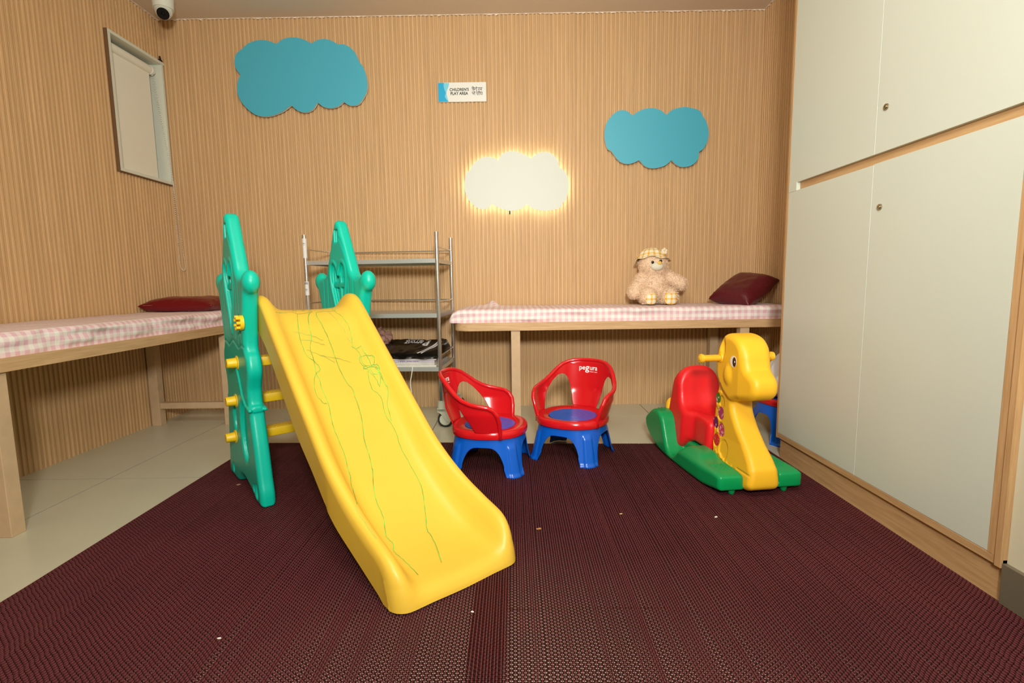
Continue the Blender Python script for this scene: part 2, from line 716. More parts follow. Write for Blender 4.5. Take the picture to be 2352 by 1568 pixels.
# rough caulk line between the slats and the ceiling
def caulk(name, a, b, nrm):
    a, b, nrm = Vector(a), Vector(b), Vector(nrm)
    n = int((b - a).length / .012)
    V, F = [], []
    for i in range(n + 1):
        p = a.lerp(b, i / n)
        dz = .002 + .006 * random.random() ** 2 + (.006 if random.random() < .12 else 0)
        V += [p + nrm * .006, p + nrm * .006 - Vector((0, 0, dz)), p - nrm * .004 - Vector((0, 0, dz * .8))]
    for i in range(n):
        k = 3 * i
        F += [(k, k + 1, k + 4, k + 3), (k + 1, k + 2, k + 5, k + 4)]
    o = mesh_py(name, V, F, mat(name + '_caulk', (232, 216, 196), .8))
    tag(o, kind='structure')


caulk('trim_1', (WL, WB, CE), (WR, WB, CE), (0, -1, 0))
caulk('trim_2', (WL, 1.0, CE), (WL, WB, CE), (1, 0, 0))
caulk('trim_3', (WR, 2.5, CE), (WR, WB, CE), (-1, 0, 0))

# ------------------------------------------------------------------ window with roller blind (left wall)
wx, wy0, wy1, wz0, wz1 = WL + .018, 3.203, 3.684, 1.612, 2.424
win = empty('window_1', (WL, 3.44, wz0))
tag(win, kind='structure')


def at_w(o):
    o.parent = win
    o.matrix_parent_inverse = Matrix.Translation((-WL, -3.44, -wz0))
    return o


fb = MB()
t = .018
fb.box(WL - .10, wx, wy0, wy0 + t, wz0 + t, wz1 - t).box(WL - .10, wx - .0004, wy1 - t * .9, wy1, wz0 + t, wz1 - t)
fb.box(WL - .10, wx + .004, wy0, wy1 + .004, wz1 - t, wz1).box(WL - .10, wx + .0008, wy0, wy1, wz0, wz0 + t)
fb.box(WL - .115, WL - .1, wy0, wy1, wz0, wz1)
at_w(fb.build('window_frame', M_WINFRAME))
at_w(MB().box(WL - .004, wx - .002, wy0 - .006, wy0 - .0005, wz0, wz1 + .002).box(WL - .004, wx - .002, wy0 - .006, wy1, wz0 - .006, wz0 - .0005).build('wood_edging', mat('brown_edging', (120, 88, 56), .7)))
at_w(MB().box(WL - .112, WL - .099, wy0 + t, wy1 - t, wz0 + t, wz1 - t).build('window_pane', mat('frosted_pane', (206, 208, 192), .25)))
bl = MB().box(WL - .036, WL - .034, wy0 + t + .004, wy1 - t - .055, wz0 + t + .012, wz1 - .075).build('blind_fabric', M_BLIND)
at_w(bl)
at_w(MB().cyl((WL - .035, wy0 + t + .001, wz1 - .068), (WL - .035, wy1 - t - .05, wz1 - .068), .026, seg=24).build('blind_roller', M_BLIND, angle=40))
at_w(MB().cyl((WL - .036, wy0 + t + .004, wz0 + t + .012), (WL - .036, wy1 - t - .055, wz0 + t + .012), .006, seg=10).build('blind_bottom_bar', M_WPLAST, angle=40))
br = MB().cyl((WL - .035, wy1 - t - .05, wz1 - .068), (WL - .035, wy1 - t - .03, wz1 - .068), .03, seg=24)
br.cyl((WL - .035, wy1 - t - .03, wz1 - .068), (WL - .035, wy1 - t, wz1 - .068), .012, seg=14)
at_w(br.build('blind_bracket', M_WPLAST, angle=40))
# bead chain: two runs leaving the bracket, over the sill, hanging in a loop below
up1 = [(WL - .03, 3.63, wz1 - .09), (WL - .01, 3.64, wz1 - .3), (WL + .012, 3.655, wz0 + .25), (WL + .027, 3.664, wz0 + .03), (WL + .029, 3.664, wz0 - .02), (WL + .03, 3.660, 1.35), (WL + .034, 3.655, 1.18), (WL + .04, 3.645, 1.07), (WL + .05, 3.645, 1.03), (WL + .062, 3.648, 1.02), (WL + .072, 3.652, 1.035), (WL + .07, 3.654, 1.09), (WL + .05, 3.66, 1.3), (WL + .036, 3.666, 1.5), (WL + .031, 3.668, wz0 - .02), (WL + .029, 3.668, wz0 + .03), (WL + .005, 3.662, wz0 + .3), (WL - .015, 3.655, wz1 - .3), (WL - .035, 3.65, wz1 - .09)]
cp = catmull(up1, 40)
ch = MB()
acc, last = 0, None
for p in cp:
    if last is None or np.linalg.norm(p - last) > .0076:
        r = bmesh.ops.create_icosphere(ch.bm, subdivisions=1, radius=.0033)
        bmesh.ops.translate(ch.bm, vec=Vector(p), verts=r['verts'])
        last = p
at_w(ch.build('bead_chain', M_CHAIN, smooth=True))

# little black cable clip above the window corner
k = MB().box(WL + .002, WL + .022, 3.652, 3.678, 2.428, 2.437, .002).tube([(WL + .012, 3.66, 2.437), (WL + .014, 3.658, 2.455), (WL + .012, 3.668, 2.462), (WL + .01, 3.676, 2.45), (WL + .012, 3.676, 2.437)], .0035, 6)
tag(k.build('cable_clip', M_BLACK), 'tiny black clip on the top right corner of the window frame', 'clip')

# ------------------------------------------------------------------ dome camera on the ceiling
DC = Vector((-2.175, 3.43, CE - .032))
dome = empty('security_camera', DC, 0, 'white dome security camera with a black lens face on the ceiling corner', 'camera')
b = MB().cyl((0, 0, -.035), (0, 0, .032), .058, .062, 32)
b.build('base', M_WPLAST, dome, angle=40)
dv = Vector((.30, -.62, -.72)).normalized()
b = MB().ball((0, 0, -.04), .05, 28, 18)
b.build('eyeball', M_WPLAST, dome, True)
q = dv.to_track_quat('Z', 'Y')
cc = Vector((0, 0, -.04))
b = MB().cyl(cc + dv * .02, cc + dv * .047, .042, .0375, 32)
b.build('bezel', M_WPLAST, dome, angle=40)
b = MB().cyl(cc + dv * .044, cc + dv * .0515, .0345, .0345, 32)
fp = b.build('lens_plate', M_BLACK, dome, angle=40)
b = MB().ball(cc + dv * .0475, .0115, 18, 12)
b.build('lens', mat('lens_glass', (6, 8, 8), .12, .3), fp, True)

# ------------------------------------------------------------------ cloud panels
def outline(segs, ox, oy, sc, y):
    """segs: lists of zoomed-crop points, each list one smooth lobe; -> (x,z) on plane y"""
    out = []
    for sg in segs:
        pts = [on_y(ox + a / sc, oy + b_ / sc, y) for a, b_ in sg]
        pts = [(p[0], p[2]) for p in pts]
        out += [tuple(v) for v in catmull(pts, 7)[:-1]]
    return out


C1 = [[(320, 690), (258, 600), (238, 500), (262, 400), (330, 335)],
      [(330, 335), (445, 240), (600, 197), (720, 210), (833, 252)],
      [(833, 252), (940, 180), (1080, 160), (1210, 185), (1332, 245)],
      [(1332, 245), (1420, 197), (1520, 185), (1615, 205), (1710, 260)],
      [(1710, 260), (1800, 262), (1890, 310), (1960, 390), (2005, 495)],
      [(2005, 495), (2080, 610), (2125, 780), (2122, 920), (2075, 1020)],
      [(2075, 1020), (2010, 1105), (1920, 1130), (1850, 1115), (1790, 1075)],
      [(1790, 1075), (1710, 1140), (1600, 1165), (1500, 1145), (1420, 1085)],
      [(1420, 1085), (1350, 1185), (1240, 1228), (1130, 1195), (1045, 1125)],
      [(1045, 1125), (900, 1225), (700, 1285), (520, 1250), (360, 1110), (280, 950), (282, 800), (320, 690)]]
C2 = [[(680, 328), (830, 240), (1000, 207), (1150, 240), (1255, 320)],
      [(1255, 320), (1370, 230), (1560, 190), (1720, 215), (1820, 255), (1865, 335)],
      [(1865, 335), (1930, 440), (1965, 600), (1950, 760), (1880, 890), (1805, 950)],
      [(1805, 950), (1800, 1040), (1740, 1130), (1650, 1185), (1520, 1200), (1420, 1160), (1340, 1085)],
      [(1340, 1085), (1250, 1165), (1150, 1205), (1020, 1222), (900, 1190), (795, 1085)],
      [(795, 1085), (700, 1130), (590, 1150), (470, 1110), (380, 1010), (330, 935)],
      [(330, 935), (260, 890), (222, 780), (212, 630), (240, 470), (330, 340), (430, 260), (520, 240), (600, 265), (680, 328)]]
C3 = [[(820, 378), (880, 275), (970, 225), (1080, 210), (1220, 245), (1340, 300), (1408, 345)],
      [(1408, 345), (1500, 265), (1620, 228), (1720, 235), (1830, 300), (1895, 400), (1918, 500)],
      [(1918, 500), (2020, 580), (2075, 690), (2088, 830), (2070, 980), (2030, 1090), (1985, 1140)],
      [(1985, 1140), (1940, 1220), (1830, 1260), (1650, 1285), (1500, 1260), (1400, 1220), (1328, 1160)],
      [(1328, 1160), (1250, 1235), (1150, 1272), (1030, 1285), (900, 1255), (800, 1215), (710, 1160)],
      [(710, 1160), (620, 1240), (530, 1260), (420, 1220), (320, 1130), (245, 1020), (210, 860), (225, 680), (245, 600)],
      [(245, 600), (320, 545)],
      [(320, 545), (350, 470), (440, 380), (540, 325), (640, 313), (740, 335), (820, 378)]]


def inset(poly, d):
    P = np.array(poly)
    n = len(P)
    out = []
    area2 = sum(P[i][0] * P[(i + 1) % n][1] - P[(i + 1) % n][0] * P[i][1] for i in range(n))
    sg = 1 if area2 > 0 else -1
    for i in range(n):
        t = P[(i + 1) % n] - P[i - 1]
        t = t / (np.linalg.norm(t) + 1e-9)
        out.append((P[i][0] - t[1] * d * sg, P[i][1] + t[0] * d * sg))
    return out


def cloud(segs, ox, oy, sc, label, lit=False, group=None):
    yf = WB - (.044 if lit else .03)
    poly = outline(segs, ox, oy, sc, yf)
    P = np.array(poly)
    c = P.mean(0)
    root = empty('cloud_panel', (c[0], WB, P[:, 1].min()), 0, label, 'wall lamp' if lit else 'wall panel', group)

    def bld(pts, y0, y1, name, m, par):
        o = MB().prism(pts, 'y', y0, y1).build(name, m)
        o.parent = par
        o.matrix_parent_inverse = Matrix.Translation(-root.location)
        return o
    if lit:
        bld(poly, yf, yf + .004, 'face', mat('white_lamp_face', (214, 218, 206), .45, .3), root)
        bld(inset(poly, .035), yf + .004, WB, 'housing', M_EDGE, root)
        # LED tape running round the back, just inside the edge
        ring = inset(poly, .024)
        bm = MB()
        n = len(ring)
        bm.tube([(x, yf + .018, z) for x, z in ring], .005, 6, True)
        o = bm.build('led_strip', emit('led_glow', (255, 250, 240), 11))
        o.parent = root
        o.matrix_parent_inverse = Matrix.Translation(-root.location)
        i = int(np.argmin(P[:, 1] + .05 * abs(P[:, 0] - on_y(1171, 484, yf)[0])))
        px = on_y(1171, 490, yf + .012)
        o = MB().cyl((px[0], yf + .012, px[2] - .006), (px[0], yf + .012, px[2] + .03), .0045, seg=10).build('cable_end', M_BLACK)
        o.parent = root
        o.matrix_parent_inverse = Matrix.Translation(-root.location)
    else:
        bld(poly, yf, yf + .0015, 'face', M_BLUECLOUD, root)
        bld(inset(poly, .0004), yf + .0015, yf + .019, 'edge', M_EDGE, root)
        bld(inset(poly, .003), yf + .019, WB, 'backing', M_DKBACK, root)
    return root


cloud(C1, 500, 60, 2352 / 380, 'large blue cloud panel high on the fluted wall, left of the sign')
cloud(C2, 1360, 220, 2352 / 320, 'smaller blue cloud panel on the fluted wall, beside the white cupboard')
cloud(C3, 1040, 320, 2352 / 300, 'white cloud lamp glowing around its edge on the wall', True)

# ------------------------------------------------------------------ sign
sa, sb = on_y(1005.5, 190.6, WB - .012), on_y(1117.2, 232, WB - .012)
SW, SH = sb[0] - sa[0], sa[2] - sb[2] + .0035
sign = empty('wall_sign', (sa[0], WB, sb[2] - .0015), 0, "white and blue CHILDREN'S PLAY AREA sign in English and Hindi on the wall", 'sign')
sf = -.012
MB().box(0, SW, sf, 0, 0, SH, .0008).build('plate', mat('white_sign_plate', (232, 232, 222), .35, .4), sign)


def flat_poly(name, pts, y, m, par):
    V = [(x, y, z) for x, z in pts]
    return mesh_py(name, V, [tuple(range(len(V)))], m, par)


def sgn(px, py):
    return ((px - 302) / 1312 * SW, (848 - py + (px - 302) * -13 / 1312) / 490 * SH)


lw = catmull([sgn(*p) for p in [(612, 365), (590, 460), (545, 560), (532, 640), (555, 740), (585, 842)]], 6)
dw = catmull([sgn(*p) for p in [(470, 362), (458, 440), (480, 540), (512, 620), (485, 700), (515, 770), (578, 842)]], 6)
left = [(.0012, .0012)]


def ribbon(name, edge, y, m):
    V, F = [], []
    for x, z in edge:
        V += [(.001, y, z), (x, y, z)]
    for i in range(len(edge) - 1):
        F.append((2 * i, 2 * i + 1, 2 * i + 3, 2 * i + 2))
    return mesh_py(name, V, F, m, sign)


ribbon('pale_wave', lw, sf - .0003, mat('pale_blue_print', (120, 208, 228), .4))
ribbon('blue_wave', dw, sf - .0006, mat('bright_blue_print', (0, 168, 216), .4))
M_INK = mat('black_print', (26, 26, 24), .6, .2)


def put_text(name, txt, wid, hgt, cx, cz, y, par, bold=.0):
    V, F = text_mesh(txt, 1, bold)
    V = V.copy()
    mn, mx = V.min(0), V.max(0)
    x = (V[:, 0] - (mn[0] + mx[0]) / 2) / (mx[0] - mn[0]) * wid + cx
    z = (V[:, 1] - (mn[1] + mx[1]) / 2) / (mx[1] - mn[1]) * hgt + cz
    return mesh_py(name, [(a, y, b_) for a, b_ in zip(x, z)], F, M_INK, par)


c1_, c2_ = sgn(880, 533), sgn(880, 632)
put_text('lettering', "CHILDREN'S", 520 / 1312 * SW, 78 / 490 * SH, c1_[0], c1_[1], sf - .0004, sign, .024)
put_text('lettering', "PLAY AREA", 478 / 1312 * SW, 78 / 490 * SH, c2_[0], c2_[1], sf - .0004, sign, .024)
a0, a1 = sgn(1183, 490), sgn(1183, 690)
flat_poly('divider', [(a0[0] - .0003, a1[1]), (a0[0] + .0003, a1[1]), (a0[0] + .0003, a0[1]), (a0[0] - .0003, a0[1])], sf - .0003, mat('grey_rule', (190, 190, 182), .5), sign)
# Devanagari drawn stroke by stroke, headline at 1, base at 0
hin1 = [[(0, 1), (5.2, 1)],
        [(.25, 0), (.25, 1), (.15, 1.25), (.4, 1.42), (.8, 1.25), (1.05, 1)],          # i-matra
        [(.45, .72), (.85, .72), (.62, .5), (.62, .3), (.8, .18), (1.05, .3)], [(1.05, 0), (1.05, 1)],   # cha
        [(1.3, .2), (1.25, .5), (1.42, .66), (1.55, .5), (1.55, .3), (1.6, .55), (1.78, .66), (1.9, .5)],  # half la
        [(2.35, 1), (2.35, .8), (2.1, .72), (2.1, .55), (2.45, .5), (2.55, .3), (2.35, .12), (2.15, .2)], [(2.3, .05), (2.1, -.2)], [(2.3, .05), (2.55, -.2)],  # dra
        [(2.45, 1), (2.3, 1.2), (2.1, 1.4)],                                            # e-matra
        [(3.6, 0), (3.6, 1)], [(3.6, .5), (3.2, .5), (3.1, .35), (3.25, .25)],          # na
        [(4.1, 1), (4.1, .7), (4.2, .55), (4.05, .45), (4.4, .05)], [(4.15, .5), (4.8, .5)], [(4.8, 0), (4.8, 1)]]  # sa
hin2 = [[(0, 1), (1.75, 1)], [(2.05, 1), (5.2, 1)],
        [(.2, 1), (.2, .6), (.35, .45), (.6, .5)],                                       # half pa
        [(.7, .15), (.65, .5), (.82, .66), (.95, .5), (.95, .3), (1.05, .55), (1.2, .66), (1.3, .6)], [(1.4, 0), (1.4, 1)], [(1.4, 1), (1.25, 1.2), (1.05, 1.4)],  # le
        [(2.3, 1), (2.3, .5), (2.5, .38), (2.85, .5), (2.85, 1)], [(2.5, .38), (2.7, .18), (3.0, -.05)],     # e
        [(3.2, 0), (3.2, 1), (3.1, 1.25), (3.4, 1.42), (3.7, 1.25), (3.9, 1)],
        [(3.55, 1), (3.85, .8), (3.65, .6), (3.5, .5), (3.85, .05)],                     # ri
        [(4.15, 1), (4.2, .7), (4.1, .5), (4.25, .3), (4.6, .35)], [(4.6, 0), (4.6, 1)], [(5.05, 0), (5.05, 1)]]  # yaa
for strokes, cyp in ((hin1, 528), (hin2, 640)):
    V, F = bar_strokes(strokes, .15)
    o0 = sgn(1222, cyp + 38)
    sx_, sz_ = 292 / 1312 * SW / 5.2, 76 / 490 * SH
    mesh_py('lettering', [(o0[0] + a * sx_, sf - .0004, o0[1] + b_ * sz_) for a, b_ in V], F, M_INK, sign)

# ------------------------------------------------------------------ tall cupboard on the right
cab = empty('cupboard', (CABX, 1.93, 0), 0, 'tall white built-in cupboard with oak trim along the right wall', 'cupboard')
CI = Matrix.Translation((-CABX, -1.93, 0))


def cb(o, par=None):
    o.parent = par or cab
    if par is None:
        o.matrix_parent_inverse = CI
    return o


ya, yb = 1.325, 2.541
cb(MB().box(CABX + .02, WR + .2, ya, yb - .0185, .1, CE - .002).build('carcass', M_WHITE))
cb(MB().box(CABX, WR, yb - .018, yb, .1, CE - .002, .001).build('side_panel', M_OAK_Z))
cb(MB().box(CABX, CABX + .04, ya, yb - .018, .103, .127, .001).build('bottom_rail', M_OAK_Y))
cb(MB().box(CABX - .001, CABX + .04, ya + .019, ya + .046, .127, CE - .002, .001).build('stile', M_OAK_Z))
cb(MB().box(CABX - .006, CABX + .04, ya, ya + .0185, .103, CE - .002, .001).build('stile', M_OAK_Z))
cb(MB().box(CABX + .012, WR, ya + .004, 2.518, 0, .102, .001).build('plinth', M_OAK_Y))
cb(MB().box(CABX + .016, CABX + .0195, ya + .04, 2.455, 1.305, 1.35, 0).build('grip_rail', M_OAK_Y))
cb(MB().box(CABX - .001, CABX + .0195, 2.456, yb - .0185, 1.308, 1.3465, .0005).build('filler_strip', M_WHITE))
ysp = 1.941
DRS = [(ysp + .001, yb - .0195, .1285, 1.309), (ya + .047, ysp - .001, .1285, 1.311), (ysp + .001, yb - .0195, 1.345, CE - .004), (ya + .047, ysp - .001, 1.345, CE - .004)]
for i, (a, b_, c, d) in enumerate(DRS):
    dr = cb(MB().box(CABX + .0005, CABX + .0185, a, b_, c, d, .0008).build('door', M_WHITE))
    if i in (1, 3):
        z = 1.152 if i == 1 else 1.498
        lk = MB().cyl((CABX + .002, 1.895, z), (CABX - .004, 1.895, z), .0118, .0105, 24)
        lk.cyl((CABX - .002, 1.895, z), (CABX - .0065, 1.895, z), .007, .0065, 20)
        lko = lk.build('lock', mat('nickel_lock', (170, 160, 135), .3, .5, 1), dr, angle=35)
        # door has identity transform, parent chain handles the offset
        kk = MB().box(CABX - .0068, CABX - .006, 1.8942, 1.8958, z - .004, z + .004)
        kk.build('keyhole', M_BLACK, lko)

# ------------------------------------------------------------------ benches
def bench(label, sheet_label, right):
    """built lengthwise along local x, front edge at y=0, wall behind at +y"""
    L, D = (2.09, .555) if right else (2.21, .555)
    zb, zt = .607, .656
    root = empty('bench', (0, 0, 0), 0, label, 'bench')
    pts = []
    r = .09
    for cx, cy, a0 in ((r, D - .002, None), (r, r, 180), (L - r, r, 270)):
        if a0 is None:
            pts.append((0, D))
        else:
            for k in range(9):
                an = math.radians(a0 + k * 90 / 8)
                pts.append((cx + r * math.cos(an), cy + r * math.sin(an)))
    pts.append((L, D))
    top = MB().prism(pts, 'z', zb, zt)
    es = [e for e in top.bm.edges if abs(e.verts[0].co.z - e.verts[1].co.z) < 1e-6]
    bmesh.ops.bevel(top.bm, geom=es, offset=.003, segments=2, affect='EDGES')
    top.build('board', M_OAK_X, root, angle=35)
    xl = (.352, 1.765) if right else (.352, 1.847)
    for x in xl:
        for y in (.012, D - .065):
            MB().box(x, x + .056, y, y + .056, 0, zb, .002).build('leg', M_LEG, root)
        if not right:
            MB().box(x + .006, x + .046, .068, D - .065, .112, .152, .002).build('stretcher', M_LEG, root)
    return root, L, D, zt


def sheet_mesh(L, D, z0, h, x0, x1, y0, y1, seed, lump=None):
    """mattress with a pulled sheet: profile across y, run along x; uv in metres"""
    nx, prof = 150, []
    rr = .03
    for k in range(7):
        prof.append((y0 + .004, k / 6 * (h - rr)))
    for k in range(1, 8):
        a = PI - k / 7 * PI / 2
        prof.append((y0 + rr + rr * math.cos(a), h - rr + rr * math.sin(a)))
    for k in range(1, 25):
        prof.append((y0 + rr + (y1 - y0 - rr * 1.5) * k / 24, h))
    prof.append((y1, h - .02))
    prof.append((y1, 0))
    arc = [0]
    for i in range(1, len(prof)):
        arc.append(arc[-1] + math.hypot(prof[i][0] - prof[i - 1][0], prof[i][1] - prof[i - 1][1]))
    V, UV, F = [], [], []
    m = len(prof)
    for i in range(nx + 1):
        u = i / nx
        x = x0 + (x1 - x0) * u
        endf = min(1, (x - x0) / .09) if lump else 1
        endf = math.sqrt(max(0, 1 - (1 - endf) ** 2))
        for j, (y, z) in enumerate(prof):
            n1 = mnoise.noise((x * 5 + seed, y * 6, z * 9))
            n2 = mnoise.noise((x * 17 + seed, y * 13 + z * 20, 3.1))
            n3 = mnoise.noise((x * 3 + z * 26, seed * 2, z * 14 - x * 4))
            zz = z * (.35 + .65 * endf)
            side = 1 if j < 14 else 0
            dy = side * (-.018 * n3 - .009 * n2 - .002) * min(1, z / .03 + .3)
            dz = (0 if side else .004 * n1 + .0015 * n2) * (1 if j < m - 2 else 0)
            if lump:
                lx, ly, lr, lh = lump
                q = math.exp(-((x - lx) ** 2 / lr ** 2 + (y - ly) ** 2 / (.11 ** 2)))
                fold = .5 + .5 * math.sin((x - lx) * 52 + y * 16)
                dz += lh * q * (.45 + .75 * fold ** 2) if not side else 0
            yy = y + dy + (1 - endf) * (.03 if side else -.0)
            V.append((x + (n2 * .006 if lump and u < .06 else 0), yy, z0 + zz + dz))
            UV.append((x + n3 * .004, arc[j] + n1 * .004))
    for i in range(nx):
        for j in range(m - 1):
            a = i * m + j
            F.append((a, a + m, a + m + 1, a + 1))
    e0 = len(V)
    return V, F, UV


rb, L, D, zt = bench('oak bench with beige legs against the back wall under the lamp', '', True)
rb.location = (-.37, 3.13, 0)
V, F, UV = sheet_mesh(L, D, zt, .082, -.028, L - .02, .012, D - .004, 3.3, (.21, .42, .075, .042))
ms = mesh_np('mattress', V, F, M_GING, None, True, UV)
ms.location = rb.location
tag(ms, 'thin mattress under a pink gingham sheet on the bench beneath the cloud lamp', 'mattress')
lb, L, D, zt = bench('oak bench with square beige legs along the left wall under the window', '', False)
lb.rotation_euler = (0, 0, PI / 2)
lb.location = (WL + .557, 1.42, 0)
V, F, UV = sheet_mesh(L, D, zt, .09, .01, L - .02, .014, D - .004, 9.1)
ms = mesh_np('mattress', V, F, M_GING, None, True, UV)
ms.location = lb.location
ms.rotation_euler = (0, 0, PI / 2)
tag(ms, 'long mattress under a pink gingham sheet on the left wall bench', 'mattress')


def pillow(name, lx, ly, h, m, loc, rot, label, seed, pinch=.12, n=44):
    V, F = [], []
    for sgn_ in (1, -1):
        for i in range(n + 1):
            for j in range(n + 1):
                u, v = -1 + 2 * i / n, -1 + 2 * j / n
                k = max(0, (1 - u ** 4)) ** .62 * max(0, (1 - v ** 4)) ** .62
                x = u * lx / 2 * (1 - pinch * (1 - v * v) * abs(u) ** 3)
                y = v * ly / 2 * (1 - pinch * (1 - u * u) * abs(v) ** 3)
                edge = max(abs(u), abs(v))
                wr = .006 * mnoise.noise((u * 3 + seed, v * 3, 1)) + .012 * (edge ** 5) * mnoise.noise((u * 9 + seed, v * 9, sgn_)) * k ** .3
                z = sgn_ * h / 2 * k + wr * (k > 0)
                if sgn_ < 0:
                    z = max(z, -h * .3)
                V.append((x, y, z))
    N = (n + 1) ** 2
    for i in range(n):
        for j in range(n):
            a = i * (n + 1) + j
            F.append((a, a + n + 1, a + n + 2, a + 1))
            F.append((N + a, N + a + 1, N + a + n + 2, N + a + n + 1))
    o = mesh_np(name, V, F, m, None, True)
    me = o.data
    bm = bmesh.new()
    bm.from_mesh(me)
    bmesh.ops.remove_doubles(bm, verts=bm.verts, dist=.0004)
    bm.to_mesh(me)
    bm.free()
    o.location = loc
    o.rotation_euler = rot
    return tag(o, label, 'pillow')


p1 = pillow('pillow', .36, .50, .115, M_VINYL, (-2.12, 3.39, .784), (0, 0, math.radians(86)), 'dark red vinyl pillow on the left bench behind the slide', 1.7)
# zip at the pillow's corner
zp = MB()
for k in range(7):
    zp.box(-.004 + k * .0085, .002 + k * .0085, -.0015, .0015, -.001, .001)
zo = zp.build('zip', mat('grey_zip', (170, 165, 160), .4, .5, .6), p1)
zo.location = (-.172, .205, .006)
zo.rotation_euler = (0, 0, math.radians(-80))
p2 = pillow('pillow', .34, .30, .145, M_VINYL2, (1.518, 3.395, .832), (math.radians(7), math.radians(-27), math.radians(29)), 'maroon vinyl pillow leaning at the right end of the back bench', 6.2, .05)

# ------------------------------------------------------------------ open-weave PVC mat (two overlapping sheets)
def weave(name, x0, x1, y0, y1, zf, m, parent, pitch=.0084, half=.0064, th=.0042):
    """straight ribs along y with a zigzag ribbon between each pair: triangular holes all through"""
    n = int(round((x1 - x0) / pitch))
    wv = np.clip(1 + .22 * np.sin(np.arange(n) * .9 + 3 * x0) * np.sin(np.arange(n) * .37) + RNG.normal(0, .13, n), .6, 1.5)
    xr = x0 + np.concatenate([[0], np.cumsum(wv)]) * (x1 - x0) / wv.sum()
    rw = .00105
    V, F = [], []
    ks = np.linspace(y0, y1, 120)
    base = 0
    # ribs
    for x in xr:
        z = zf(np.full(ks.shape, x), ks)
        P = np.stack([np.stack([np.full(ks.shape, x - rw), ks, z], 1), np.stack([np.full(ks.shape, x - rw), ks, z + th], 1),
                      np.stack([np.full(ks.shape, x + rw), ks, z + th], 1), np.stack([np.full(ks.shape, x + rw), ks, z], 1)], 1)
        V.append(P.reshape(-1, 3))
        i = np.arange(len(ks) - 1)[:, None] * 4
        for a in range(3):
            F.append(base + np.concatenate([i + a, i + a + 1, i + a + 5, i + a + 4], 1))
        base += len(ks) * 4
    # zigzags
    yz = np.arange(y0, y1, half)
    alt = np.arange(len(yz)) % 2
    hx = (x1 - x0) / n / 2
    tk = .0009
    for c in range(n):
        flip = (alt + c) % 2
        x = np.where(flip == 0, xr[c] + rw * .4, xr[c + 1] - rw * .4)
        z = zf(x, yz)
        lo = np.stack([x, yz - tk, z], 1)
        lt = np.stack([x, yz - tk, z + th], 1)
        ht = np.stack([x, yz + tk, z + th], 1)
        hb = np.stack([x, yz + tk, z], 1)
        P = np.stack([lo, lt, ht, hb], 1)
        V.append(P.reshape(-1, 3))
        i = np.arange(len(yz) - 1)[:, None] * 4
        for a in range(3):
            F.append(base + np.concatenate([i + a, i + a + 1, i + a + 5, i + a + 4], 1))
        base += len(yz) * 4
    return mesh_np(name, np.concatenate(V), np.concatenate(F), m, parent)


def z_under(x, y):
    return np.full(x.shape, .0004)


def z_over(x, y):
    return .0004 + .0052 * np.clip((-.018 - x) / .016, 0, 1)


m1 = weave('floor_mat', -1.492, -.034, .45, 2.86, z_under, M_MAT, None)
# near the camera the left edge wanders outwards, and the back edge is cut slightly out of square
n_ = len(m1.data.vertices)
co = np.empty(n_ * 3, np.float32)
m1.data.vertices.foreach_get('co', co)
co = co.reshape(-1, 3)
co[:, 0] += np.where(co[:, 1] < 1.5, -.05 * ((1.5 - co[:, 1]) / .3) ** 2 * .2, 0) * np.clip((-.9 - co[:, 0]) / .6, 0, 1)
co[:, 1] += (co[:, 1] - .45) / 2.41 * ((co[:, 0] + 1.42) * -.035)
m1.data.vertices.foreach_set('co', co.ravel())
m1.data.update()
tag(m1, 'left burgundy open-weave floor mat under the slide', 'floor mat', kind='stuff')
m2 = weave('floor_mat', -.124, 1.332, .45, 2.79, z_over, M_MAT, None)
n_ = len(m2.data.vertices)
co = np.empty(n_ * 3, np.float32)
m2.data.vertices.foreach_get('co', co)
co = co.reshape(-1, 3)
co[:, 1] += (co[:, 1] - .45) / 2.34 * ((co[:, 0] + .0) * -.045)
m2.data.vertices.foreach_set('co', co.ravel())
m2.data.update()
tag(m2, 'right burgundy open-weave floor mat, under the giraffe rocker and by the cupboard', 'floor mat', kind='stuff')
MT = .0052

# ------------------------------------------------------------------ slide
SO = Vector((-1.028, 2.02, 0))
SROT = math.atan2(-.764, .645)           # local +x runs down the slide, +y to its left-hand side seen from the front
slide = empty('toddler_slide', SO, SROT, 'toddler slide with yellow scribbled chute and teal house-shaped side panels on the mat', 'slide')
# local: x = s (towards the foot), y = t (across), z

_half = [(.03, MT), (.028, .06), (.012, .12), (-.016, .25), (-.046, .37), (-.043, .388), (-.044, .408), (-.060, .422), (-.062, .47), (-.052, .50), (-.034, .54), (-.031, .575), (-.042, .615), (-.064, .645), (-.062, .70), (-.044, .78), (-.022, .86), (-.012, .89), (-.02, .93), (-.09, .935), (-.125, .957), (-.145, 1.0), (-.172, 1.06), (-.204, 1.13), (-.228, 1.182), (-.243, 1.203)]
SC = -.255
_front = catmull(_half, 4)
_back = [(2 * SC - x, z) for x, z in reversed(_half)]
_back = [(x + (.0 if z > .3 else .012 * (1 - z / .3)), z) for x, z in _back]
_back = catmull(_back, 4)
_arch = [(-.44, MT), (-.37, MT), (-.335, .03), (-.30, .052), (-.255, .06), (-.20, .055), (-.12, .036), (-.075, .018), (-.05, MT)]
PANEL = [tuple(p) for p in _front] + [(-.255, 1.2085)] + [tuple(p) for p in _back] + [tuple(p) for p in catmull(_arch, 3)]
_hl = [(0, -.052), (.018, -.012), (.042, .008), (.066, -.002), (.078, -.04), (.072, -.10), (.045, -.18), (.014, -.262), (0, -.292)]
